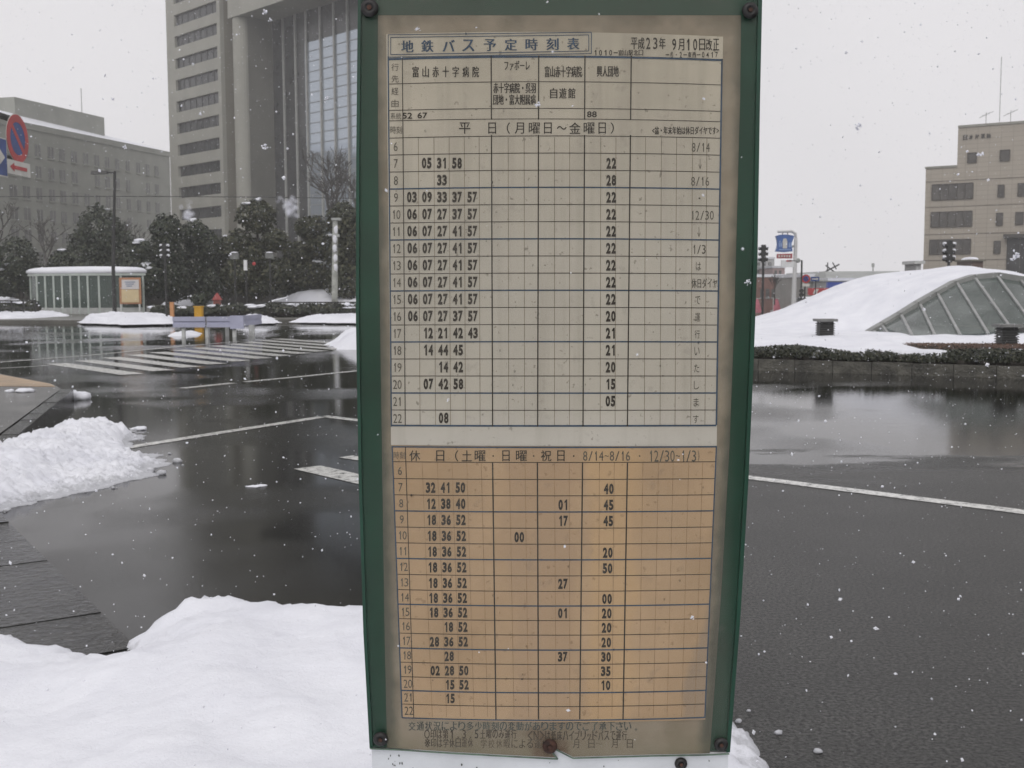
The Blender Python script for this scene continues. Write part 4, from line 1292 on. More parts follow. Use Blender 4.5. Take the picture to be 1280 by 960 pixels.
# ================================================================== STREET LAMP, SIGNALS, POLES
def lamp(px, ytop, ybase, Y, arm_px, label, w=.07):
    b = P(px, ybase, Y); t = P(px, ytop, Y)
    r = thing('street_lamp', label, 'street lamp', (b.x, Y, 0.0), 'street lamps')
    m = MB(); m.tube([(b.x, Y, 0), (b.x, Y, t.z * .35), (t.x, Y, t.z)], [w * 1.35, w * 1.1, w * .8], 10); m.build('pole', M['metal_dark'], r)
    e = P(arm_px, ytop + 1.5, Y)
    m = MB(); m.tube([(t.x, Y, t.z - .1), (t.x + (e.x - t.x) * .6, Y, t.z + .02), (e.x, Y, e.z)], w * .55, 8); m.build('arm', M['metal_dark'], r)
    d = 1 if t.x > e.x else -1
    m = MB(); m.hexa([(e.x, Y - .15, e.z - .10), (e.x + d * .85, Y - .15, e.z - .08), (e.x + d * .85, Y + .15, e.z - .08), (e.x, Y + .15, e.z - .10),
                      (e.x + .05 * d, Y - .1, e.z + .08), (e.x + d * .8, Y - .1, e.z + .08), (e.x + d * .8, Y + .1, e.z + .08), (e.x + .05 * d, Y + .1, e.z + .08)])
    m.build('lamp_head', M['metal_dark'], r)
lamp(143.5, 214, 394, 58.0, 114, 'tall black street lamp with a flat head in front of the shelter', .085)

def make_signal(px, ytop, ybase, Y, label, k_=1.0):
    """three-lamp upright signal seen from the side, hoods capped with snow both ways"""
    b = P(px, ybase, Y); t = P(px, ytop, Y)
    r = thing('traffic_signal', label, 'traffic signal', (b.x, Y, b.z), 'upright traffic signals')
    m = MB(); m.tube([(b.x, Y, b.z), (b.x, Y, t.z - .1)], .09 * k_, 10); m.build('pole', M['metal_dark'], r)
    m = MB(); m.box(b.x - .15 * k_, b.x + .15 * k_, Y - .15 * k_, Y + .15 * k_, t.z - 1.3 * k_, t.z); m.build('housing', M['metal_dark'], r)
    for k in range(3):
        z = t.z - (.25 + k * .40) * k_
        for sx in (-1, 1):
            h = MB(); h.lathe((b.x + sx * .15 * k_, Y, z), (sx, -.25, -.1), [(.15 * k_, 0), (.15 * k_, .2 * k_), (.13 * k_, .2 * k_), (.12 * k_, .05 * k_), (0, .05 * k_)], 14)
            ho = h.build('hood', M['metal_dark'], r)
            c = MB(); c.blob((b.x + sx * .28 * k_, Y - .02, z + .07 * k_), .13 * k_, .15 * k_, .11 * k_, k + sx, .3); c.build('snow_cap', M['snow_far'], ho)
    return r
make_signal(208.5, 304, 400, 50.0, 'black upright traffic signal among the evergreens right of the shelter', .55)
make_signal(1184.5, 301, 378, 68.0, 'black upright traffic signal rising behind the glass canopy', 1.0)
make_signal(953, 306, 398, 55.0, 'tall dark traffic signal pole just right of the timetable sign', .65)

up_ = thing('utility_pole', 'pale concrete pole streaked with snow in front of the trees beside the sign', 'pole', (P(418, 382, 60).x, 60, .15))
a = P(418, 384, 60); t_ = P(419, 275, 60)
m = MB(); m.tube([(a.x, 60, .15), (t_.x, 60, t_.z)], [.17, .14], 12); m.build('pole', plain('pale_concrete', (.36, .37, .34), .8, .35, 2), up_)
m = MB(); m.box(t_.x - .18, t_.x + .30, 59.8, 60.2, t_.z - .02, t_.z + .1); m.box(t_.x - .16, t_.x + .2, 59.85, 60.2, t_.z - .9, t_.z - .75); m.build('bracket', M['metal_grey'], up_)
m = MB()
for k in range(5): m.blob((t_.x + rnd.uniform(-.06, .06), 59.86, t_.z - .5 - k * .5), .11, .05, .2, k, .4)
m.build('snow_patch', M['snow_far'], up_)

# pale lavender barrier standing on the road
LAV = plain('lavender_plastic', (.42, .43, .56), .45, .08, 2)
br = thing('road_barrier', 'low L shaped lavender barrier on thin legs standing on the wet road', 'barrier', tuple(G(270, 421)))
Yq = G(270, 421.5).y
c0, c1 = P(216, 396, Yq), P(296, 409, Yq)
c2 = P(326, 400, Yq + 3.2)
def board(p, q, z0, z1):
    m = MB(); m.bar((p[0], p[1], z1 - .07), (q[0], q[1], z1 - .07), .07, .14); m.bar((p[0], p[1], z0 + .06), (q[0], q[1], z0 + .06), .07, .12); m.bar((p[0], p[1] + .02, (z0 + z1) / 2), (q[0], q[1] + .02, (z0 + z1) / 2), .03, z1 - z0 - .02)
    m.build('board', LAV, br)
zb_, zt_ = c1.z, c0.z
xm = (c0.x * .48 + c1.x * .52)
board((c0.x, Yq), (xm - .02, Yq), zb_, zt_); board((xm + .02, Yq), (c1.x - .05, Yq), zb_, zt_); board((c1.x - .18, Yq + .1), (c2.x, Yq + 3.2), zb_, zt_)
m = MB(); m.box(c1.x - .2, c1.x + .22, Yq - .06, Yq + .06, zb_ - .05, zt_ + .03); m.build('corner_panel', LAV, br)
for (x, y) in ((c0.x + .3, Yq), (xm, Yq), (xm + .5, Yq + .5), (c1.x - .1, Yq - .0), (c1.x + .2, Yq + .9), (c2.x - .25, Yq + 3.0), (c0.x + .9, Yq + .6)):
    m = MB(); m.box(x - .05, x + .05, y - .05 + .09, y + .05 + .09, 0, zb_ + .04); m.build('leg', M['metal_light'], br)

# small things of the far pavement
def post_box(px0, px1, y0, y1, Y, name, mat, label, cat, cap=None):
    a = P(px0, y1, Y); b = P(px1, y0, Y); z0 = .15
    r = thing(name, label, cat, ((a.x + b.x) / 2, Y, z0))
    w = (b.x - a.x) / 2; x = (a.x + b.x) / 2
    m = MB(); m.box(x - w, x + w, Y - w, Y + w, z0, b.z); m.build('body', mat, r)
    if cap:
        m = MB(); m.lathe((x, Y, b.z), (0, 0, 1), [(w * 1.7, 0), (w * 1.2, .12), (w * .3, .34), (0, .36)], 8); m.build('cap', cap, r)
    else:
        m = MB(); m.box(x - w * 1.15, x + w * 1.15, Y - w * 1.15, Y + w * 1.15, b.z, b.z + .05); m.build('cap', mat, r)
    return r
post_box(213.3, 217, 379, 399, 50, 'marker_post', plain('faded_orange', (.5, .24, .10), .5, .1), 'thin faded orange post at the left end of the lavender barrier', 'post')
post_box(244.3, 253, 384, 400, 51, 'yellow_box', plain('yellow_plastic', (.62, .33, .012), .45, .08), 'bright yellow upright box behind the lavender barrier', 'box')
post_box(268, 275.5, 375, 392, 57, 'red_box', plain('faded_red', (.25, .075, .06), .5, .1), 'small red box with a peaked cap in the far snow', 'box', plain('red_cap', (.28, .045, .04), .5, .1))
# pedestrian signal and white post in front of the round trees
for (px0, px1, y0, y1, Y, lab) in ((288, 298, 316, 324, 62, 'small white box on a pole in front of the cloud pruned tree'), (332, 342, 316, 323, 63, 'white snow topped box on a pole right of the cloud pruned tree')):
    a = P(px0, y1, Y); b = P(px1, y0, Y)
    r = thing('signal_box', lab, 'signal box', ((a.x + b.x) / 2, Y, .15))
    m = MB(); m.box(a.x, b.x, Y - .12, Y + .12, a.z, b.z); m.build('box', plain('dull_box_grey', (.17, .175, .17), .5, .2, 4), r)
    m = MB(); m.tube([((a.x + b.x) / 2, Y + .05, .15), ((a.x + b.x) / 2, Y + .05, a.z)], .05, 8); m.build('pole', M['metal_dark'], r)
    m = MB(); m.blob(((a.x + b.x) / 2, Y, b.z + .01), (b.x - a.x) * .42, .12, .05, 2); m.build('snow_cap', M['snow_far'], r)
a = P(307, 338, 61); b = P(307, 325, 61)
r = thing('white_marker', 'short pale upright panel with a red lamp beside it in front of the trees', 'signal', (a.x, 61, .15))
m = MB(); m.box(a.x - .09, a.x + .09, 60.95, 61.05, a.z, b.z); m.build('panel', M['white_paint'], r)
m = MB(); m.tube([(a.x, 61.1, .15), (a.x, 61.1, b.z)], .05, 8); m.bar((a.x, 61.1, b.z - .15), (a.x + .5, 61.1, b.z - .15), .05); m.build('pole', M['metal_dark'], r)
m = MB(); m.lathe((a.x + .46, 61.0, b.z - .2), (0, -1, 0), [(.1, 0), (.09, .03), (0, .04)], 12); m.build('red_lamp', red_p, r)

# railing
rl = thing('railing', 'low black railing of thin bars along the far park edge', 'railing', (P(390, 385, 56).x, 56, .15))
xa, xb = P(316, 380, 56).x, P(600, 380, 56).x
for py in (378, 384.5):
    z = P(390, py, 56).z; m = MB(); m.bar((xa, 56, z), (xb, 56, z), .06); m.build('rail', M['metal_dark'], rl)
n = int((xb - xa) / 1.35)
for i in range(n + 1):
    x = xa + (xb - xa) * i / n; m = MB(); m.bar((x, 56, .1), (x, 56, P(390, 377, 56).z), .06); m.build('post', M['metal_dark'], rl)
m = MB()
for i in range(n * 7):
    x = xa + (xb - xa) * (i + .5) / (n * 7); m.bar((x, 56, P(390, 384.5, 56).z), (x, 56, P(390, 378, 56).z), .018)
m.build('baluster', M['metal_dark'], rl)
rl2 = thing('railing', 'short dark railing left of the shelter in front of snowy shrubs', 'railing', (P(20, 385, 58).x, 58, .15))
xa, xb = P(-60, 380, 58).x, P(44, 380, 58).x
for py in (376, 385):
    z = P(20, py, 58).z; m = MB(); m.bar((xa, 58, z), (xb, 58, z), .07); m.build('rail', M['metal_dark'], rl2)
for i in range(8):
    x = xa + (xb - xa) * i / 7; m = MB(); m.bar((x, 58, .1), (x, 58, P(20, 375, 58).z), .07); m.build('post', M['metal_dark'], rl2)

# cable across the left buildings
m = MB(); pts = []
for i in range(25):
    f = i / 24; p = P(-80 + 700 * f, 242.5 + 5 * f - 3 * (1 - (2 * f - 1) ** 2) + 4, 90); pts.append(p)
m.tube(pts, .035, 6)
tag(m.build('overhead_cable', M['metal_dark']), 'thin black overhead cable crossing before the two left buildings', 'cable')

# ================================================================== TREES
def leaf_cloud(mb, lobes, count, size, seed, shell=.55):
    r = random.Random(seed)
    vol = [l[3] * l[4] * l[5] for l in lobes]; tot = sum(v ** .67 for v in vol)
    for l, v in zip(lobes, vol):
        for _ in range(int(count * v ** .67 / tot)):
            d = Vector((r.gauss(0, 1), r.gauss(0, 1), r.gauss(0, 1))).normalized()
            n = mnoise.noise(d * 2.3 + Vector((seed * 3.1, l[0], l[2])))
            n2 = mnoise.noise(d * 5.5 + Vector((l[2], seed * 1.3, l[0])))
            if n2 < -.28: continue
            k = (r.uniform(shell, 1.0) ** .6) * (1 + .22 * n + .1 * n2)
            c = Vector((l[0] + d.x * l[3] * k, l[1] + d.y * l[4] * k, l[2] + d.z * l[5] * k))
            nn = (d + Vector((r.gauss(0, .6), r.gauss(0, .6), r.gauss(0, .6) + .3))).normalized()
            t = nn.orthogonal().normalized(); t.rotate(Matrix.Rotation(r.uniform(0, 6.28), 3, nn)); b = nn.cross(t)
            s = size * r.uniform(.6, 1.35); w = s * r.uniform(.45, .8)
            mb.add([c - t * s, c - b * w + nn * s * .15, c + t * s, c + b * w + nn * s * .15], [(0, 1, 2, 3)])

def evergreen(label, Y, lobes_px, base_px, mat, count=2600, size=.17, seed=1, snow=0):
    """lobes in pixels: (cx, cy, rx, ry) at distance Y"""
    k = Y / F_PX
    lobes = []
    r = random.Random(seed)
    for (cx, cy, rx, ry) in lobes_px:
        p = P(cx, cy, Y + r.uniform(-.5, .5)); lobes.append((p.x, p.y, p.z, rx * k, rx * k * .95, ry * k))
    b = P(base_px, 380, Y)
    root = thing('evergreen_tree', label, 'tree', (b.x, Y, .15), 'evergreen trees of the far park')
    t = MB(); top = max(lobes, key=lambda l: l[2])
    t.tube([(b.x, Y, .1), (b.x + .1, Y, 1.2), (top[0], top[1], top[2])], [.22, .17, .05], 8)
    for l in lobes:
        t.tube([(b.x + .05, Y, min(1.4, l[2] * .5)), (l[0], l[1], l[2] + l[5] * .3)], [.10, .03], 6)
    t.build('trunk', M['bark'], root)
    c = MB(); leaf_cloud(c, lobes, int(count * 2.0), size * .66, seed); c.build('crown', mat, root)
    if snow:
        s = MB()
        for i in range(snow):
            l = r.choice(lobes); a = r.uniform(0, 6.28); q = r.uniform(0, .75)
            s.blob((l[0] + math.cos(a) * q * l[3], l[1] - abs(math.sin(a)) * q * l[4], l[2] + l[5] * math.sqrt(1 - q * q) * .97), r.uniform(.1, .38), r.uniform(.1, .3), r.uniform(.06, .12), i, .5)
        s.build('snow_patch', M['snow_far'], root)
evergreen('round dark evergreen at the left edge, behind snowy shrubs', 75, [(20, 325, 26, 30), (35, 345, 20, 22), (8, 350, 24, 20)], 26, M['leaf'], 3000, .17, 3, 3)
evergreen('broad bushy evergreen directly behind the glass shelter', 80, [(124, 296, 30, 38), (105, 318, 24, 32), (146, 315, 26, 34), (125, 345, 40, 26)], 124, M['leaf'], 6000, .18, 4, 2)
evergreen('low dark evergreen between the lamp post and the shelter roof', 74, [(80, 330, 18, 18), (70, 350, 22, 20)], 78, M['leaf'], 1600, .17, 14, 2)
evergreen('small evergreen with a thick pat of snow, right of the street lamp', 68, [(176, 312, 13, 12), (170, 335, 18, 22), (186, 350, 20, 22)], 178, M['leaf'], 2200, .16, 5, 9)
evergreen('evergreen with a flat clipped top behind the upright signal', 70, [(210, 290, 20, 22), (207, 320, 22, 28), (214, 352, 24, 26)], 211, M['leaf'], 4200, .165, 6, 2)
evergreen('evergreen with a leaning crown in front of the tower wing', 73, [(243, 294, 19, 20), (258, 306, 17, 19), (246, 330, 25, 26), (252, 356, 26, 24)], 248, M['leaf'], 4200, .165, 7, 2)
evergreen('lower evergreen filling the gap left of the cloud pruned tree', 75, [(282, 315, 17, 20), (276, 345, 24, 28)], 280, M['leaf_olive'], 2600, .17, 8, 2)
evergreen('cloud pruned evergreen with a high round head in front of the tower recess', 68, [(321, 270, 25, 21), (300, 300, 15, 14), (344, 300, 17, 14), (318, 318, 24, 20), (300, 342, 22, 20), (345, 340, 22, 18), (322, 358, 30, 16)], 322, M['leaf_olive'], 6000, .15, 9, 6)
evergreen('wide ragged evergreen with gaps, left of the pale pole', 72, [(388, 285, 20, 16), (372, 318, 20, 16), (400, 308, 20, 18), (385, 345, 30, 20), (360, 355, 20, 14)], 388, M['leaf_olive'], 4600, .16, 10, 6)
evergreen('tall evergreen half hidden by the left edge of the timetable sign', 70, [(428, 275, 22, 22), (450, 290, 30, 36), (432, 318, 26, 28), (440, 352, 34, 24)], 440, M['leaf_olive'], 5600, .165, 11, 3)
evergreen('dark evergreen hidden mostly behind the timetable sign', 76, [(490, 300, 34, 40), (510, 345, 40, 30)], 500, M['leaf'], 2600, .18, 12)

def bare_tree(label, px, ybase, ytop, Y, seed, spread=1.0, depth=5):
    r = random.Random(seed)
    b = P(px, ybase, Y); t = P(px, ytop, Y); H = t.z - .1
    root = thing('bare_tree', label, 'tree', (b.x, Y, .1), 'leafless winter trees')
    tr, cr_ = MB(), MB()
    tr.tube([(b.x, Y, 0), (b.x, Y, H * .3)], [H * .022, H * .016], 8)
    def grow_(p, d, l, w, lev):
        q = p + d * l * .5 + Vector((r.gauss(0, .04), r.gauss(0, .04), 0)) * l; e = p + d * l
        (cr_).tube([p, q, e], [w, w * .8, w * .6], 4 if lev > 1 else 6, False)
        if lev >= depth: return
        for _ in range(r.choice((2, 3, 3)) if lev else 5):
            f = r.uniform(.45, 1.0); s = p.lerp(e, f)
            nd = (d + Vector((r.gauss(0, .42 * spread), r.gauss(0, .42 * spread), r.uniform(-.05, .35)))).normalized()
            grow_(s, nd, l * r.uniform(.55, .8), max(w * .6, .018), lev + 1)
    grow_(Vector((b.x, Y, H * .28)), Vector((0, 0, 1)), H * .26, H * .014, 0)
    tr.build('trunk', M['bark'], root); cr_.build('crown', M['twig'], root)
bare_tree('fine leafless tree standing before the pale tower glass', 418, 365, 165, 92, 21, 1.0, 6)
bare_tree('leafless tree partly hidden by the left rim of the timetable sign', 452, 365, 190, 98, 25, 1.0, 5)
bare_tree('leafless tree at the far left edge below the road signs', -2, 370, 215, 86, 22, 1.1, 5)
bare_tree('faint leafless tree before the grey office, left of the shelter', 58, 370, 255, 100, 23, 1.1, 5)
bare_tree('leafless tree between the street lamp and the grey office', 165, 370, 250, 110, 24, 1.1, 5)
bare_tree('leafless street tree behind the convenience store sign pole', 968, 385, 335, 95, 26, 1.1, 4)

# hedges of the far park
def hedge_strip(name, label, pts, h, w, mat, count, size, seed, group=None, snow=0, z0=.1):
    """a clipped hedge along ground points: solid twiggy core under a skin of leaves"""
    r = random.Random(seed)
    root = thing(name, label, 'hedge', (pts[0][0], pts[0][1], z0), group)
    core_ = MB(); lf = MB(); sn = MB()
    L_ = [(Vector((*pts[i], 0)), Vector((*pts[i + 1], 0))) for i in range(len(pts) - 1)]
    tot = sum((b - a).length for a, b in L_)
    for a, b in L_:
        n = max(2, int((b - a).length / (w * .8)))
        for i in range(n):
            c = a.lerp(b, (i + .5) / n)
            core_.blob((c.x, c.y, z0 + h * .42), (b - a).length / n * .7, w * .38, h * .45, i + seed, .3)
        for _ in range(int(count * (b - a).length / tot)):
            c = a.lerp(b, r.random()); s = c.x * 1.3
            hh = h * (1 + .25 * mnoise.noise(Vector((c.x * 1.1, c.y, seed))))
            ang = r.uniform(-.2, math.pi + .2)
            nrm = Vector((0, -math.cos(ang), math.sin(ang)))
            q = Vector((c.x, c.y, z0 + hh * .5)) + Vector((0, nrm.y * w * .5, nrm.z * hh * .5)) * r.uniform(.8, 1.08)
            nn = (nrm + Vector((r.gauss(0, .5), r.gauss(0, .5), r.gauss(0, .5)))).normalized()
            t = nn.orthogonal().normalized(); t.rotate(Matrix.Rotation(r.uniform(0, 6.28), 3, nn)); bb_ = nn.cross(t); z = size * r.uniform(.6, 1.4)
            lf.add([q - t * z, q - bb_ * z * .6, q + t * z, q + bb_ * z * .6], [(0, 1, 2, 3)])
        for _ in range(int(snow * (b - a).length / tot)):
            c = a.lerp(b, r.random()); sn.blob((c.x, c.y - r.uniform(0, w * .45), z0 + h * r.uniform(.7, 1.02)), r.uniform(.1, .35), r.uniform(.08, .2), r.uniform(.04, .09), _, .5)
    core_.build('core', M['bark'], root, True); lf.build('foliage', mat, root)
    if sn.v: sn.build('snow_patch', M['snow_far'], root)
    return root
hedge_strip('low_hedge', 'low dark hedge below the black railing', [(P(286, 388, 54).x, 54), (P(600, 388, 54).x, 54)], .65, .9, M['hedge'], 3600, .09, 31, 'hedges of the far park', 14)
hedge_strip('low_hedge', 'low dark hedge behind the yellow box', [(P(192, 388, 55).x, 55), (P(284, 388, 55).x, 55)], .6, .9, M['hedge'], 1800, .09, 32, 'hedges of the far park', 4)
hedge_strip('low_hedge', 'snow flecked hedge behind the railing left of the shelter', [(P(-60, 385, 60).x, 60), (P(46, 385, 60).x, 60)], .8, 1.0, M['hedge'], 2200, .10, 33, 'hedges of the far park', 26)
hedge_strip('tall_hedge', 'continuous dark shrub belt at the foot of the far evergreens', [(P(-80, 370, 84).x, 84), (P(640, 370, 84).x, 84)], 2.4, 2.4, M['hedge'], 9000, .2, 34, 'hedges of the far park', 10)
sb = thing('ball_shrub', 'dark ball shaped shrub left of the small red box', 'shrub', (P(249, 385, 58).x, 58, .15))
c = P(249, 375, 58); m = MB(); leaf_cloud(m, [(c.x, 58, c.z, .38, .38, .36)], 700, .08, 41, .3); m.build('foliage', M['leaf'], sb)
m = MB(); m.tube([(c.x, 58, .1), (c.x, 58, c.z)], .05, 6); m.build('stem', M['bark'], sb)

# ================================================================== PLANTER, HEDGE AND GLASS CANOPY (right)
wl, wr = G(860, 460.5), G(1420, 478)
dw = (wr - wl); dw.z = 0; Lw = dw.length; dw.normalize(); nw = Vector((-dw.y, dw.x, 0))   # nw points away from the road
if nw.y < 0: nw = -nw
pw = thing('planter_wall', 'low dark granite block wall along the wet road under the snowy hedge', 'planter wall', tuple(wl))
m = MB(); n = int(Lw / .66)
for i in range(n):
    a = wl + dw * (i * .66 + .005); b = wl + dw * ((i + 1) * .66 - .005)
    h = .20 + rnd.uniform(-.006, .006); q = rnd.uniform(-.005, .005)
    m.prism([((v + nw * w).x, (v + nw * w).y) for v, w in ((a, q), (b, q), (b, .16), (a, .16))], 0.0, h)
m.build('stone_block', M['granite'], pw)
hp = [((wl + nw * .40 + dw * Lw * f).x, (wl + nw * .40 + dw * Lw * f).y) for f in (0, .5, .93, 1)]
hedge_strip('clipped_hedge', 'dark clipped hedge on the planter wall with snow lying on its back', hp[:3], .30, .50, M['hedge'], 15000, .026, 51, None, 0, .12)

# snow lying on the planter behind the hedge, as one sheet that also drapes over the canopy roof
def arch_px():
    return [(1070, 417.5), (1083, 415.7), (1103, 404), (1124, 391.8), (1146, 378), (1168, 365.5), (1192.5, 351.8), (1217, 343.8), (1247, 341), (1280, 346.5), (1315, 360), (1350, 381), (1385, 405), (1400, 417)]
YA = 25.0
AR = [P(x, y, YA) for x, y in arch_px()]
sil = [(900, 411), (945, 401), (963, 396), (985, 389), (1003, 382), (1020, 373), (1040, 363), (1062, 353), (1085, 346.2), (1110, 342), (1140, 339), (1165, 336.2), (1190, 334.2), (1212, 334.2), (1232, 338), (1262, 340), (1300, 349), (1345, 372), (1400, 405)]
def interp(tab, n):
    d = [0.0]
    for a, b in zip(tab, tab[1:]): d.append(d[-1] + math.hypot(b[0] - a[0], b[1] - a[1]))
    out = []
    for i in range(n):
        s = d[-1] * i / (n - 1); k = max(j for j in range(len(d)) if d[j] <= s + 1e-9); k = min(k, len(tab) - 2)
        f = (s - d[k]) / max(d[k + 1] - d[k], 1e-9)
        out.append((tab[k][0] * (1 - f) + tab[k + 1][0] * f, tab[k][1] * (1 - f) + tab[k + 1][1] * f))
    return out
# front rim of the drape: along the bed and then up over the arch
front_px = [(880, 418), (960, 420), (1030, 419.5), (1070, 417.5)] + arch_px()[1:]
NC = 110
# column i joins a front point with a silhouette point; both chains run left to right by x
xs_f = [p[0] for p in front_px]; xs_s = [p[0] for p in sil]
fx = np.interp(np.linspace(0, 1, NC), [0, .18, .30, .36, .44, .62, .80, 1], [880, 960, 1030, 1070, 1124, 1217, 1300, 1400])
sx = np.interp(np.linspace(0, 1, NC), [0, .18, .30, .36, .44, .62, .80, 1], [900, 955, 1010, 1050, 1085, 1190, 1300, 1400])
fyv = np.interp(fx, xs_f, [p[1] for p in front_px]); syv = np.interp(sx, xs_s, [p[1] for p in sil])
vs = []; rows_n = 26
for j in range(rows_n):
    for i in range(NC):
        a = P(float(fx[i]), float(fyv[i]), YA + .12); b = P(float(sx[i]), float(syv[i]), 28.6)
        if j == 0: p = a + Vector((0, .02, -.02))
        elif j <= 14:
            f = (j - 1) / 13
            p = a.lerp(b, f); p.z = a.z + (b.z - a.z) * (1 - (1 - f) ** (1.0 + .8 * smooth(1085, 1200, float(fx[i])))) - .03 + .05 * min(1, f * 4)
            p.z += .03 * mnoise.fractal(Vector((p.x * .8, p.y * .8, 3)), 1.0, 2.0, 4) * min(1, f * 5)
        else:
            f = (j - 14) / 11
            p = b + Vector((0, f * 4.5, 0)); p.z = b.z + .02 - (b.z - .35) * f * f
            p.z += .03 * mnoise.fractal(Vector((p.x * .8, p.y * .8, 3)), 1.0, 2.0, 4)
        vs.append(p)
m = MB(); m.add(vs, [(j * NC + i, j * NC + i + 1, (j + 1) * NC + i + 1, (j + 1) * NC + i) for j in range(rows_n - 1) for i in range(NC - 1)])
o = m.build('snow_cover', M['snow'], None, True)
tag(o, 'deep smooth snow draped over the back of the arched glass canopy', 'snow cover')

# bed of snow between hedge and canopy
bx0, bx1 = wl.x - 1.5, wr.x + 1.0
m = MB(); NX, NY = 260, 34; vs = []
for j in range(NY):
    for i in range(NX):
        x = bx0 + (bx1 - bx0) * i / (NX - 1)
        t_ = (x - wl.x) / dw.x; yh = wl.y + dw.y * t_ + nw.y * .30
        f = j / (NY - 1)
        edge = .09 * mnoise.noise(Vector((x * 1.6, 0, 9))) + .08 * mnoise.noise(Vector((x * 4.5, 0, 2))) + .01
        y = yh + edge * (1 - f) + (31.0 - yh) * f ** 1.5
        z = .385 + .145 * min(1, (f ** 1.5) * 8) + .04 * mnoise.fractal(Vector((x * .9, y * .9, 1)), 1.0, 2.0, 4) + .03 * mnoise.noise(Vector((x * 2.3, y, 4)))
        hole = smooth(6.9, 7.6, x + .25 * mnoise.noise(Vector((y * 2, 1, 1)))) * smooth(19.0, 19.5, y + (x - 8) * .25) * (1 - smooth(21.0, 21.6, y))
        z = z * (1 - hole) + .32 * hole
        z += .05 * mnoise.noise(Vector((x * 3.1, 5, 2))) * max(0, 1 - f * 9)
        if j == 0: z -= .14
        vs.append((x, y, z))
m.add(vs, [(j * NX + i, j * NX + i + 1, (j + 1) * NX + i + 1, (j + 1) * NX + i) for j in range(NY - 1) for i in range(NX - 1)])
tag(m.build('snow_bed', M['snow'], None, True), 'lumpy snow bed behind the clipped hedge, in front of the glass canopy', 'snow cover')

gc = thing('glass_canopy', 'arched glass canopy with slanting metal ribs half buried in snow', 'canopy', tuple(AR[8].xy) + (.4,))
def canopy_glass():
    m, t, b = new_mat('canopy_glass')
    out = [n for n in t.nodes if n.type == 'OUTPUT_MATERIAL'][0]
    v = coords(t)
    tr = N(t, 'ShaderNodeBsdfTransparent'); tr.inputs['Color'].default_value = (.76, .82, .79, 1)
    b.inputs['Base Color'].default_value = (.17, .19, .18, 1); b.inputs['Roughness'].default_value = .06
    mx_ = N(t, 'ShaderNodeMixShader')
    t.links.new(mixf(t, noise_fac(t, v, 1.2, 4), .42, .7), mx_.inputs[0])
    t.links.new(tr.outputs[0], mx_.inputs[1]); t.links.new(b.outputs[0], mx_.inputs[2]); t.links.new(mx_.outputs[0], out.inputs['Surface'])
    return m
CG = canopy_glass()
fa = MB()     # fascia along the arch: two stacked bands
def offs(k):  # arch point moved inwards (down in the picture) by k metres
    out = []
    for i, p in enumerate(AR):
        d = (AR[min(i + 1, len(AR) - 1)] - AR[max(i - 1, 0)]).normalized()
        nn = Vector((d.z, 0, -d.x))
        if nn.z > 0: nn = -nn
        out.append(p + nn * k)
    return out
A0, A1, A2, A3 = offs(-.01), offs(.115), offs(.135), offs(.20)
def band(ma, P0, P1, d0, d1):
    for i in range(len(P0) - 1):
        g_ = (P0[i + 1] - P0[i]).normalized() * .008
        a, b, c, d = P0[i] + g_, P0[i + 1] - g_, P1[i + 1] - g_, P1[i] + g_
        y0 = Vector((0, -d0, 0)); y1 = Vector((0, d1, 0))
        ma.hexa([d + y0, c + y0, c + y1, d + y1, a + y0, b + y0, b + y1, a + y1])
band(fa, A0, A1, .10, .25)
fa.build('fascia', plain('grey_zinc_fascia', (.23, .235, .225), .5, .15, 3), gc)
fb_ = MB(); band(fb_, A2, A3, .14, .0); fb_.build('gutter', M['metal_light'], gc)
# ribs run down from the gutter towards the viewer and to the right
foot = {0: (1098, 418), 1: (1112, 417), 2: (1140, 417.5), 3: (1168, 416.5), 4: (1199, 415), 5: (1234, 413.5), 6: (1263, 408), 7: (1292, 405), 8: (1330, 408), 9: (1368, 410), 10: (1400, 414)}
heads = [(1092.5, 412.8), (1103, 406.5), (1127, 393.5), (1150.5, 380), (1172.5, 367), (1196.5, 353.2), (1219, 347), (1247, 345), (1276, 350), (1308, 362), (1340, 381)]
RB = []
RIBM = plain('rib_metal', (.27, .275, .27), .45, .15, 5)
for i, (hx, hy) in enumerate(heads):
    a = P(hx, hy + 2, YA - .12); fxx, fyy = foot[i]; b = P(fxx, fyy + 3, YA - 2.3 if i > 1 else YA - .5 - i * .4)
    RB.append((a, b))
    m = MB(); m.bar(a, b, .055, .08); rbo = m.build('rib', RIBM, gc)
    m = MB(); m.bar(a + Vector((.02, -.055, .0)), b + Vector((.02, -.055, .0)), .012, .014); m.bar(a + Vector((-.02, -.055, .0)), b + Vector((-.02, -.055, .0)), .012, .014); m.build('glazing_cap', M['metal_light'], rbo)
for i in range(len(RB) - 1):
    (a, b), (c, d) = RB[i], RB[i + 1]
    up1 = Vector((0, .015, 0)); m = MB()
    m.hexa([b, d, d + up1, b + up1, a, c, c + up1, a + up1]); m.build('pane', CG, gc)
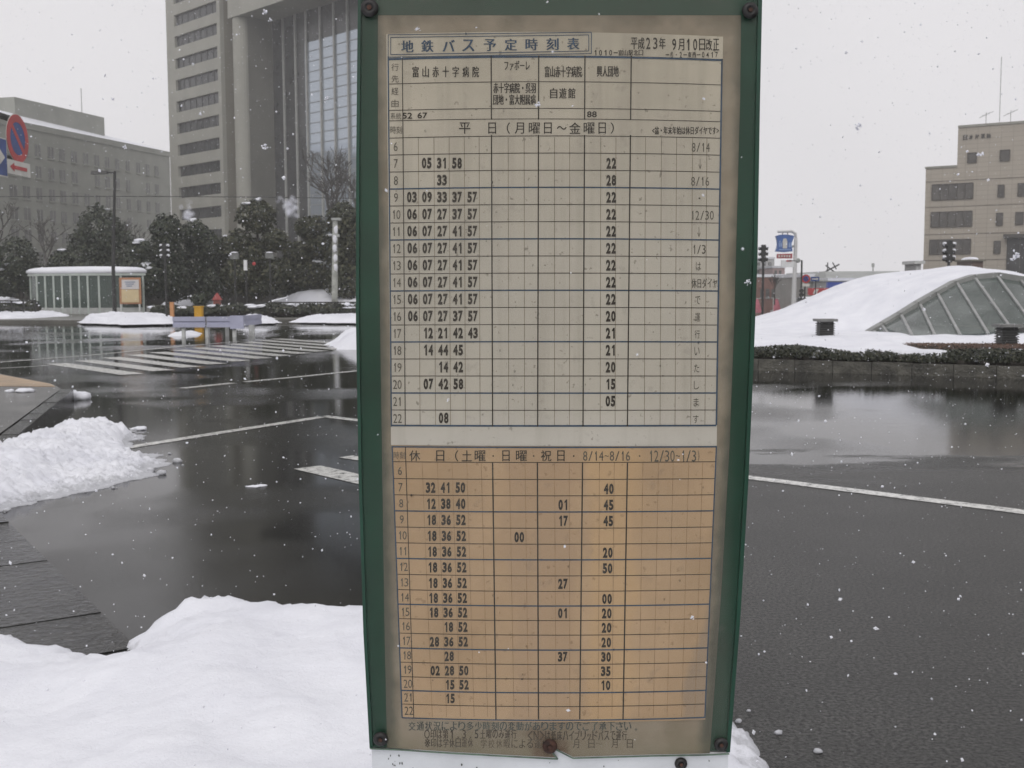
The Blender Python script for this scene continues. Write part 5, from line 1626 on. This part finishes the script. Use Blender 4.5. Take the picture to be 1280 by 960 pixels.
# shell under the snow and the dark floor of the stairwell
m = MB(); vs = []
for j in range(7):
    for i in range(NC):
        a = P(float(fx[i]), float(fyv[i]), YA + .13); b = P(float(sx[i]), float(syv[i]), 28.6); f = j / 6
        p = a.lerp(b, f); p.z = a.z + (b.z - a.z) * (1 - (1 - f) ** (1.0 + .8 * smooth(1085, 1200, float(fx[i])))) - .09 - .12 * f; vs.append(p)
sub_ = [i for i in range(NC) if fx[i] >= 1085]
m.add(vs, [(j * NC + i, j * NC + i + 1, (j + 1) * NC + i + 1, (j + 1) * NC + i) for j in range(6) for i in sub_[:-1]])
m.build('roof_shell', plain('grey_shell', (.13, .135, .13), .6, .2, 1.5), gc)
m = MB()
for i in (3, 5, 7):
    a = RB[i][0] + Vector((.15, .4, -.05)); b = Vector((a.x + .9, YA + 3.0, .5)); m.bar(a, b, .10)
m.build('inner_frame', M['metal_dark'], gc)

def vent(px0, px1, ytop, ybot, Y, label):
    a = P(px0, ybot, Y); b = P(px1, ytop, Y); w = b.x - a.x
    r = thing('louvre_vent', label, 'vent', ((a.x + b.x) / 2, Y, .45), 'louvred vent boxes in the snow bed')
    x = (a.x + b.x) / 2; q = w * .36
    m = MB(); m.box(x - q * .92, x + q * .92, Y - q * .92, Y + q * .92, a.z - .25, b.z - .05); m.build('core', M['metal_dark'], r)
    m = MB(); z = a.z - .2
    while z < b.z - .08:
        m.hexa([(x - q * 1.12, Y - q * 1.12, z - .02), (x + q * 1.12, Y - q * 1.12, z - .02), (x + q * 1.12, Y + q * 1.12, z - .02), (x - q * 1.12, Y + q * 1.12, z - .02),
                (x - q, Y - q, z + .005), (x + q, Y - q, z + .005), (x + q, Y + q, z + .005), (x - q, Y + q, z + .005)]); z += .045
    m.build('louvre', M['metal_dark'], r)
    m = MB(); m.box(x - w / 2, x + w / 2, Y - w / 2, Y + w / 2, b.z - .05, b.z); m.build('cap', plain('vent_cap_grey', (.16, .16, .155), .5, .2, 6), r)
vent(1019, 1044, 398.5, 414, 22.3, 'small black louvred vent with a flat grey cap in the snow left of the glass')
vent(1244, 1273, 405, 431, 20.4, 'larger black louvred vent with a flat grey cap in front of the glass ribs')

# rusty brown groundcover melting out of the snow
gcx = thing('brown_groundcover', 'rusty brown low groundcover showing through the snow below the larger vent', 'shrub', tuple(P(1210, 436, 20).xy) + (.4,))
m = MB(); cr2 = MB(); r = random.Random(77)
for k in range(60):
    f = k / 59; px = 1140 + 165 * f; Yg = 20.9 - 1.0 * f
    py = 430.5 + 4.5 * f
    p = P(px, py + 2, Yg); cr2.blob((p.x, Yg, p.z - .05), .16, .28, .085 + .05 * f, k, .3)
    for _ in range(150):
        q = Vector((p.x + r.gauss(0, .10), Yg + r.gauss(0, .2), p.z + r.uniform(-.06, .055 + .04 * f)))
        nn = Vector((r.gauss(0, .6), r.gauss(0, .6) - .5, 1)).normalized(); t_ = nn.orthogonal().normalized(); t_.rotate(Matrix.Rotation(r.uniform(0, 6.28), 3, nn)); bb_ = nn.cross(t_); z = r.uniform(.010, .024)
        m.add([q - t_ * z, q - bb_ * z * .6, q + t_ * z, q + bb_ * z * .6], [(0, 1, 2, 3)])
for k in range(24):
    f = k / 23; px = 1232 + 70 * f; Yg = 19.6 - .25 * f
    p = P(px, 436 + 3 * f, Yg); cr2.blob((p.x, Yg, p.z - .06), .14, .2, .10, k + 70, .3)
    for _ in range(150):
        q = Vector((p.x + r.gauss(0, .10), Yg + r.gauss(0, .14), p.z + r.uniform(-.08, .06)))
        nn = Vector((r.gauss(0, .6), r.gauss(0, .6) - .5, 1)).normalized(); t_ = nn.orthogonal().normalized(); t_.rotate(Matrix.Rotation(r.uniform(0, 6.28), 3, nn)); bb_ = nn.cross(t_); z = r.uniform(.010, .024)
        m.add([q - t_ * z, q - bb_ * z * .6, q + t_ * z, q + bb_ * z * .6], [(0, 1, 2, 3)])
cr2.build('core', M['bark'], gcx, True); m.build('foliage', M['dead_leaf'], gcx)

# ================================================================== FAR STREET BEYOND THE CANOPY
YS = 104.0
sp2 = thing('store_sign_pole', 'white bent pole carrying a blue milk can shaped store sign', 'store sign', (P(992, 385, YS).x, YS, -1.25))
pb = P(991.5, 384, YS); pt_ = P(995, 292, YS); pe = P(972, 289.5, YS)
m = MB(); m.tube([(pb.x, YS, -1.3), (pt_.x, YS, pt_.z - .6), (pt_.x - .08, YS, pt_.z + .02), (pt_.x - .4, YS, pt_.z + .22), (pe.x, YS, pe.z)], [.24, .16, .15, .14, .12], 12)
m.build('pole', plain('pole_white', (.60, .60, .60), .4, .05, 3), sp2)
xo = lambda px, py: (P(px, py, YS).x, P(px, py, YS).z)
sh_px = [(969.5, 295), (974, 293.6), (981, 293.2), (987, 293.8), (992, 295), (991, 298.5), (989.5, 302), (988.8, 306), (989.3, 310), (990, 314.3), (981, 315.3), (969, 314.4), (970.8, 310), (971.5, 305), (971, 300)]
def sx_prism(mb, pts, Y0, Y1):
    q = [xo(*p) for p in pts]; n = len(q)
    mb.add([(x, Y0, z) for x, z in q] + [(x, Y1, z) for x, z in q], [tuple(range(n)), tuple(range(n, 2 * n))[::-1]] + [(i, n + i, n + (i + 1) % n, (i + 1) % n) for i in range(n)])
def shr(pts, k):
    cx = sum(p[0] for p in pts) / len(pts); cy_ = sum(p[1] for p in pts) / len(pts)
    return [(cx + (x - cx) * k, cy_ + (y - cy_) * k) for x, y in pts]
m = MB(); sx_prism(m, sh_px, YS - .25, YS + .25); bo = m.build('sign_board', plain('store_blue', (.045, .12, .36), .4, .1, 3), sp2)
m = MB(); sx_prism(m, [(978, 300), (978.6, 298.2), (982, 298.2), (982.6, 300), (983.2, 302), (983, 310.5), (977.6, 310.5), (977.4, 302)], YS - .29, YS - .252)
m.build('milk_can_emblem', cream_p, bo)
m = MB()
for x in (972.8, 975, 985.2, 987.4): sx_prism(m, [(x, 303), (x + 1.4, 303), (x + 1.4, 309), (x, 309)], YS - .28, YS - .252)
sx_prism(m, [(973, 311.5), (987.5, 311.5), (987.5, 312.8), (973, 312.8)], YS - .28, YS - .252)
m.build('emblem_marks', plain('pale_blue_mark', (.25, .36, .6), .5, .05), bo)
m = MB()
for x in (977.5, 984): sx_prism(m, [(x, 289.5), (x + 1.2, 289.5), (x + 1.2, 294), (x, 294)], YS - .08, YS + .08)
sx_prism(m, [(989, 307), (994.5, 306), (994.5, 309), (989, 310)], YS - .07, YS + .07)
m.build('hanger', M['metal_grey'], sp2)
m = MB(); sx_prism(m, [(971, 317.5), (990, 317), (990, 323), (971, 323)], YS - .15, YS + .15); ro = m.build('red_panel', plain('store_red', (.36, .045, .06), .4, .1, 3), sp2)
m = MB()
for i, x in enumerate((972.5, 976, 979.2, 982.5, 985.4)): sx_prism(m, [(x, 318.8), (x + 1.9, 318.8), (x + 1.9 - (i % 2) * .6, 321.6), (x, 321.6)], YS - .19, YS - .152)
m.build('white_mark', cream_p, ro)
m = MB(); sx_prism(m, [(976.5, 325.5), (992, 325), (992, 334), (976.5, 334.2)], YS - .12, YS + .12); wo2 = m.build('white_panel', M['white_paint'], sp2)
m = MB(); sx_prism(m, [(982.5, 325.3), (989, 325.1), (989, 327), (982.5, 327)], YS - .16, YS - .122); m.build('red_strip', red_p, wo2)

# post lamp and the small road signs in front of the shops
Yt = 62.0
def tx(px, py): p = P(px, py, Yt); return p.x, p.z
r = thing('post_lamp', 'slim dark post with a round grey lamp beside the store sign pole', 'street lamp', (tx(1002, 380)[0], Yt, .1))
m = MB(); x, z = tx(1002.3, 325.5); m.tube([(x, Yt, .1), (x, Yt, z)], .05, 8); x2, z2 = tx(985, 326); m.bar((x, Yt, z), (x2, Yt, z2), .04); m.build('pole', M['metal_dark'], r)
m = MB(); x, z = tx(997.3, 325.5); m.lathe((x, Yt - .1, z), (0, 1, 0), [(.10, 0), (.135, .06), (.135, .16), (.08, .22), (0, .23)], 16); m.build('lamp_head', M['metal_grey'], r)
r = thing('no_parking_sign', 'tiny round blue and red no parking sign beside the store sign pole', 'road sign', (tx(1007, 380)[0], Yt, .1))
x, z = tx(1007.3, 348.5)
m = MB(); m.tube([(x - .02, Yt + .06, .1), (x - .02, Yt + .06, z + .25)], .035, 8); m.build('pole', M['metal_dark'], r)
m = MB(); m.lathe((x, Yt, z), (0, -1, 0), [(.24, 0), (.24, .02), (.155, .021), (.155, .02)], 24); m.build('red_ring', red_p, r)
m = MB(); m.lathe((x, Yt - .021, z), (0, -1, 0), [(.153, 0), (.153, .006), (0, .007)], 24); m.build('blue_face', blue_p, r)
m = MB(); m.bar((x - .13, Yt - .034, z + .13), (x + .13, Yt - .034, z - .13), .05, .01); m.build('red_slash', red_p, r)
m = MB(); a = tx(1001.5, 358); b = tx(1012, 354.5); m.box(a[0], b[0], Yt - .02, Yt + .0, a[1], b[1]); m.build('plate', cream_p, r)
r = thing('one_way_sign', 'small blue plate with a white arrow right of the tiny no parking sign', 'road sign', (tx(1019, 380)[0], Yt, .1))
a = tx(1013.5, 351.5); b = tx(1024, 346); cx_, cz_ = (a[0] + b[0]) / 2, (a[1] + b[1]) / 2
m = MB(); m.box(a[0], b[0], Yt - .02, Yt, a[1], b[1]); m.build('plate', blue_p, r)
m = MB(); m.box(a[0] + .05, cx_ + .08, Yt - .03, Yt - .021, cz_ - .028, cz_ + .028); m.add([(cx_ + .08, Yt - .03, cz_ - .08), (b[0] - .04, Yt - .03, cz_), (cx_ + .08, Yt - .03, cz_ + .08)], [(0, 1, 2)]); m.build('white_arrow', cream_p, r)
m = MB(); m.tube([(cx_ + .05, Yt + .05, .1), (cx_ + .05, Yt + .05, b[1])], .03, 8); m.build('pole', M['metal_dark'], r)
r = thing('round_signal', 'pair of dark round lamps on a short post under the tiny no parking sign', 'signal', (tx(1006, 380)[0], Yt - .6, .1))
Yt2 = Yt - .6
p1 = P(1001.5, 363.5, Yt2); p2 = P(1001.5, 368.5, Yt2); p3 = P(1006, 359, Yt2)
m = MB(); m.tube([(p3.x, Yt2, .1), (p3.x, Yt2, p3.z)], .04, 8); m.bar((p3.x, Yt2, p1.z), (p1.x, Yt2, p1.z), .04); m.bar((p3.x, Yt2, p2.z), (p2.x, Yt2, p2.z), .04); m.build('post', M['metal_dark'], r)
for p in (p1, p2):
    m = MB(); m.lathe((p.x, Yt2 + .05, p.z), (0, -1, 0), [(.11, 0), (.12, .12), (.09, .13), (0, .10)], 14); m.build('lamp', M['metal_dark'], r)

# shops and sheds
def block(px0, px1, ytop, Y, depth, mat, name, label, cat='building', ybot=None):
    a = P(px0, ytop, Y); b = P(px1, ytop, Y)
    r = thing(name, label, cat, ((a.x + b.x) / 2, Y, .1))
    m = MB(); m.box(a.x, b.x, Y, Y + depth, -2.4, a.z); m.build('wall', mat, r)
    m = MB(); m.box(a.x - .1, b.x + .1, Y - .12, Y + depth, a.z + .003, a.z + .35); m.build('roof', M['snow_far'], r)
    return r, a, b
def rowwin(r, Y, x0, x1, y0, y1, n, gap, mat):
    for k in range(n):
        xa = x0 + (x1 - x0) * k / n; xb = x0 + (x1 - x0) * (k + 1 - gap) / n
        a = P(xa, y1, Y); b = P(xb, y0, Y); m = MB(); m.box(a.x, b.x, Y - .05, Y - .004, a.z, b.z); w = m.build('window', mat, r)
        f = MB(); f.box(a.x - .06, b.x + .06, Y - .11, Y - .052, a.z - .12, a.z - .002); f.build('sill', M['metal_grey'], w)
brick = plain('brown_brick', (.20, .105, .085), .8, .15, 1.5)
greyw = plain('pale_grey_wall', (.42, .42, .42), .7, .06, .5)
pinkw = plain('pinkish_wall', (.45, .33, .33), .7, .06, .5)
r, a, b = block(936, 1003, 346.5, 135, 14, brick, 'brick_shop', 'long brown brick shop block behind the store sign pole')
rowwin(r, 135, 950, 1000, 361, 372, 7, .35, M['win_soft'])
r, a, b = block(930, 968, 324, 190, 14, greyw, 'grey_block', 'faint grey block at the right rim of the timetable sign')
rowwin(r, 190, 946, 967, 328, 332, 3, .4, M['win_soft']); rowwin(r, 190, 946, 967, 337, 341, 3, .4, M['win_soft'])
r, a, b = block(966, 981, 335, 180, 12, pinkw, 'pinkish_block', 'faint pinkish block behind the brick shop')
rowwin(r, 180, 968, 979, 338, 343, 2, .4, M['win_soft'])
r, a, b = block(1003, 1036, 346.5, 118, 12, plain('shed_grey', (.33, .32, .30), .7, .08, .6), 'grey_shop', 'grey flat shop between the brick shop and the blue banded store')
rowwin(r, 118, 1006, 1034, 351, 355, 3, .25, M['win_soft'])
r, a, b = block(1036, 1112, 352, 112, 20, greyw, 'blue_banded_store', 'wide low store with a bright blue band under a grey metal roof')
m = MB(); p = P(1036, 351.5, 112); q = P(1112, 343, 118); m.hexa([(p.x - .2, 111.7, p.z), (q.x, 111.7, p.z), (q.x, 131, p.z + .02), (p.x - .2, 131, p.z + .02), (p.x - .2 + .6, 115, q.z + .3), (q.x, 115, q.z + .3), (q.x, 131, q.z + .3), (p.x + .4, 131, q.z + .3)]); m.build('metal_roof', plain('grey_metal_roof', (.30, .31, .30), .5, .1, .8), r)
m = MB(); p = P(1033.5, 360, 111.6); q = P(1112, 352.5, 111.6); m.box(p.x, q.x, 111.3, 111.9, p.z, q.z); m.build('blue_band', plain('store_band_blue', (.03, .07, .35), .4, .08, 3), r)
m = MB(); p = P(1038, 339, 116); m.bar((p.x - .3, 116, p.z - .7), (p.x - .3, 116, p.z + .9), .1); m.bar((p.x - .8, 116, p.z - .2), (p.x + .9, 116, p.z + .7), .14); m.bar((p.x - .5, 116, p.z + .6), (p.x + .7, 116, p.z - .3), .12); m.bar((p.x + .2, 116, p.z + .9), (p.x + .6, 116, p.z + .2), .1); m.build('roof_aerial', M['metal_dark'], r)
m = MB(); p = P(1091, 345, 116); m.bar((p.x, 116, p.z), (p.x, 116, p.z + 1.3), .1); m.box(p.x - .12, p.x + .12, 115.9, 116.1, p.z + .9, p.z + 1.3); m.build('roof_post', M['metal_grey'], r)
Yb_ = 98.0
p = P(1010.5, 369, Yb_); q = P(1060, 360, Yb_)
r = thing('red_billboard', 'red billboard with a white slanted mark in front of the grey shop', 'billboard', ((p.x + q.x) / 2, Yb_, .1))
m = MB(); m.box(p.x, q.x, Yb_, Yb_ + .3, p.z, q.z); m.build('board', plain('billboard_red', (.42, .04, .045), .45, .1, 2), r)
def bx(mb, pts):
    qq = [(P(x, y, Yb_).x, P(x, y, Yb_).z) for x, y in pts]; n = len(qq)
    mb.add([(x, Yb_ - .04, z) for x, z in qq] + [(x, Yb_ - .005, z) for x, z in qq], [tuple(range(n)), tuple(range(n, 2 * n))[::-1]] + [(i, n + i, n + (i + 1) % n, (i + 1) % n) for i in range(n)])
m = MB(); bx(m, [(1018.5, 361.5), (1023.5, 361.2), (1020.5, 367.2), (1015.8, 367.4)]); bx(m, [(1028, 363), (1034, 362.6), (1034, 364), (1028, 364.4)]); m.build('white_mark', cream_p, r)
for x in (p.x + .4, q.x - .4):
    m = MB(); m.tube([(x, Yb_ + .15, .1), (x, Yb_ + .15, p.z)], .09, 8); m.build('post', M['metal_grey'], r)
r = thing('low_block', 'small pale block at the left foot of the tiled building', 'building', tuple(P(1148, 350, 140).xy) + (.1,))
a = P(1145, 330, 140); b = P(1151.5, 326, 140)
m = MB(); m.box(a.x, b.x, 140, 144, .1, a.z); m.build('wall', greyw, r)
m = MB(); m.box(a.x - .35, b.x + .35, 139.6, 144, a.z + .002, b.z); m.build('roof', M['metal_light'], r)
r = thing('brown_kiosk', 'small brown kiosk with snow on its roof before the tiled building', 'kiosk', tuple(P(1223, 350, 90).xy) + (.1,))
a = P(1214, 346, 90); b = P(1229, 326.5, 90)
m = MB(); m.box(a.x, b.x, 90, 93, .1, b.z); m.build('wall', plain('kiosk_brown', (.13, .085, .065), .6, .15, 2), r)
m = MB(); m.box(a.x - .15, b.x + .15, 89.8, 93.1, b.z + .002, b.z + .14); m.build('roof', M['conc_dark'], r)
m = MB(); c = ((a.x + b.x) / 2, 91.5, b.z + .15); m.blob(c, (b.x - a.x) * .52, 1.4, .22, 3, .15, 14, 8); m.build('snow_cap', M['snow_far'], r)

# parked vehicles
glass_d = plain('car_glass', (.03, .035, .035), .15, .3, 2)
tyre = plain('tyre_rubber', (.018, .018, .018), .8, .2, 10)
def make_car(label, x, Y, L_, H_, Wd, body_mat, van=False, face=1, snow=True, cat='car'):
    r = thing('parked_car' if not van else 'parked_van', label, cat, (x, Y, lot(x, Y)))
    z0 = lot(x, Y) + .01
    hl = L_ / 2
    if van: prof = [(-hl, .32), (hl, .32), (hl, .85), (hl - .35, 1.05), (hl - .9, H_), (-hl + .08, H_), (-hl, 1.0)]
    else: prof = [(-hl, .30), (hl, .30), (hl, .68), (hl - .18, .80), (hl - 1.05, .92), (hl - 1.75, H_), (-hl + .95, H_), (-hl + .25, .95), (-hl, .88)]
    def slab(pr, y0, y1, mat, name, par):
        m = MB(); n = len(pr)
        m.add([(x + face * a, y0, z0 + b) for a, b in pr] + [(x + face * a, y1, z0 + b) for a, b in pr], [tuple(range(n)), tuple(range(n, 2 * n))[::-1]] + [(i, n + i, n + (i + 1) % n, (i + 1) % n) for i in range(n)])
        return m.build(name, mat, par)
    slab(prof, Y - Wd / 2, Y + Wd / 2, body_mat, 'body', r)
    if van: wins = [[(hl - .55, 1.0), (hl - .98, H_ - .12), (hl - 1.7, H_ - .12), (hl - 1.7, 1.0)], [(hl - 1.8, 1.0), (hl - 1.8, H_ - .12), (-hl + .3, H_ - .12), (-hl + .2, 1.0)]]
    else: wins = [[(hl - 1.2, .93), (hl - 1.78, H_ - .07), (.0, H_ - .07), (.0, .93)], [(-.08, .93), (-.08, H_ - .07), (-hl + 1.0, H_ - .07), (-hl + .5, .95)]]
    for w in wins: slab(w, Y - Wd / 2 - .012, Y - Wd / 2 - .003, glass_d, 'window', r)
    for sx_ in (-hl + .75, hl - .8):
        for sy in (-1, 1):
            m = MB(); m.lathe((x + face * sx_, Y + sy * (Wd / 2 - .18), z0 + .31), (0, sy, 0), [(.31, 0), (.32, .03), (.32, .19), (.2, .205), (0, .205)], 16); w = m.build('wheel', tyre, r)
            m = MB(); m.lathe((x + face * sx_, Y + sy * (Wd / 2 - .18 + .206), z0 + .31), (0, sy, 0), [(.19, 0), (.18, .012), (.05, .02), (0, .02)], 12); m.build('rim', M['metal_grey'], w)
    m = MB(); m.box(min(x + face * hl, x + face * (hl + .03)), max(x + face * hl, x + face * (hl + .03)), Y - Wd / 2 + .1, Y - Wd / 2 + .45, z0 + .6, z0 + .74); m.build('headlight', cream_p, r)
    if snow:
        m = MB(); m.blob((x - face * .25, Y, z0 + H_ + .02), L_ * (.40 if van else .27), Wd * .45, .13, 4, .2, 16, 8); m.build('snow_cap', M['snow_far'], r)
white_car = plain('white_car_paint', (.66, .68, .69), .25, .04, 1)
make_car('white sedan parked just right of the dark signal pole', P(960, 390, 140).x, 140, 4.3, 1.42, 1.7, white_car, face=-1)
make_car('white sedan parked between the pink flag and the dark van', P(988, 387, 134).x, 134, 4.4, 1.43, 1.7, white_car)
make_car('dark van with a snow covered roof parked left of the snowy canopy', P(1022, 385, 112).x, 112, 4.6, 1.85, 1.75, plain('dark_car_paint', (.025, .028, .03), .25, .2, 1), van=True, cat='van')

# pink banner flags
PINK = plain('pink_cloth', (.58, .17, .22), .8, .15, 3)
def make_flag(px, Y, label):
    a = P(px, 397, Y); t_ = P(px, 373, Y)
    r = thing('banner_flag', label, 'flag', (a.x, Y, a.z), 'pink banner flags by the parked cars')
    m = MB(); m.tube([(a.x - .42, Y, a.z - .1), (a.x - .42, Y, t_.z + .1)], .045, 6); m.bar((a.x - .42, Y, t_.z), (a.x + .3, Y, t_.z - .02), .04); m.build('pole', M['metal_light'], r)
    m = MB(); vs = []
    for k in range(13):
        f = k / 12; z = t_.z - f * (t_.z - a.z - .15)
        for j in range(5):
            g_ = j / 4; wd = .35 + .5 * f
            vs.append((a.x - .4 + g_ * wd * 1.3, Y + .05 * math.sin(f * 7 + g_ * 3), z))
    n = len(vs); vs += [(x, y + .008, z) for x, y, z in vs]
    fs = []
    for k in range(12):
        for j in range(4):
            q = (k * 5 + j, k * 5 + j + 1, (k + 1) * 5 + j + 1, (k + 1) * 5 + j); fs += [q, tuple(n + i for i in q[::-1])]
    m.add(vs, fs); m.build('cloth', PINK, r, True)
make_flag(971, 126, 'pink banner flag standing between the two white cars')
make_flag(946.5, 126, 'pink banner flag at the edge of the timetable sign, left of the dark signal pole')

# ================================================================== FALLING SNOW
m = MB(); r = random.Random(99)
OCT = [Vector(v) for v in ((1, 0, 0), (-1, 0, 0), (0, 1, 0), (0, -1, 0), (0, 0, 1), (0, 0, -1))]
OF = [(0, 2, 4), (2, 1, 4), (1, 3, 4), (3, 0, 4), (2, 0, 5), (1, 2, 5), (3, 1, 5), (0, 3, 5)]
def flake(c, s):
    rot = Matrix.Rotation(r.uniform(0, 6.28), 3, Vector((r.gauss(0, 1), r.gauss(0, 1), r.gauss(0, 1))).normalized())
    q = (r.uniform(.6, 1.2), r.uniform(.5, 1.0), r.uniform(.5, 1.1))
    m.add([Vector(c) + rot @ Vector((v.x * q[0] * s, v.y * q[1] * s, v.z * q[2] * s)) * r.uniform(.7, 1.2) for v in OCT], OF)
for _ in range(20000):
    Y = 1.6 + 24 * r.random() ** 1.0
    w_ = .5 * Y + .5
    flake((r.uniform(-w_, w_), Y, r.uniform(0.0, 1.6 + .40 * Y)), .0009 + .0036 * r.random() ** 2.2 + .00017 * Y)
for _ in range(90):      # the few that drift before the sign
    Y = r.uniform(.55, 1.33)
    flake((r.uniform(-.5, .5) * Y, Y, 1.5 + r.uniform(-.42, .36) * Y), r.uniform(.0006, .0014))
def cluster(px, py, Y, s, n=14, tall=1.0):
    c = P(px, py, Y)
    for _ in range(n): flake((c.x + r.gauss(0, .55) * s, c.y + r.gauss(0, .5) * s, c.z + r.gauss(0, .55) * s * tall), s * r.uniform(.35, .75))
for (px, py, Y, s) in ((331, 183, 1.0, .0020), (331, 14, 1.1, .0022), (338, 25, 1.1, .0016), (250, 142, 1.3, .0016), (156, 183, 1.2, .0018), (409, 122, 1.3, .0019),
                       (935, 353, .9, .0016), (1073, 158, .8, .0020), (672, 131, .8, .0015), (521, 36, .9, .0012), (880, 124, 1.0, .0012), (560, 500, 1.1, .0012), (1225, 193, .9, .0020), (1270, 320, .9, .003), (865, 772, 1.0, .0014)):
    cluster(px, py, Y, s)
for (px, py, s, n_) in ((362, 258, .0017, 46), (235, 264, .0010, 20)):
    c = P(px, py, .30)
    for _ in range(n_): flake((c.x + r.gauss(0, .8) * s, c.y + r.gauss(0, .6) * s, c.z + r.gauss(0, 1.0) * s), r.uniform(.0003, .0007))
fl = m.build('falling_snow', M['snow_far'])
tag(fl, 'loose snowflakes falling everywhere through the air', 'falling snow', None, 'stuff')

# ================================================================== HAZE OF THE SNOWFALL
hz = MB(); hz.box(-252, 252, -62, 257, -3.4, 63.0)
hm = bpy.data.materials.new('snow_haze'); hm.use_nodes = True
ht = hm.node_tree
for n_ in list(ht.nodes):
    if n_.type == 'BSDF_PRINCIPLED': ht.nodes.remove(n_)
vol = ht.nodes.new('ShaderNodeVolumePrincipled')
vol.inputs['Color'].default_value = (.985, .985, .99, 1); vol.inputs['Density'].default_value = 0.0009; vol.inputs['Anisotropy'].default_value = .2
ht.links.new(vol.outputs['Volume'], [n_ for n_ in ht.nodes if n_.type == 'OUTPUT_MATERIAL'][0].inputs['Volume'])
ho = hz.build('haze', hm)
tag(ho, 'thin white haze of falling snow over the whole square', 'haze', None, 'stuff')
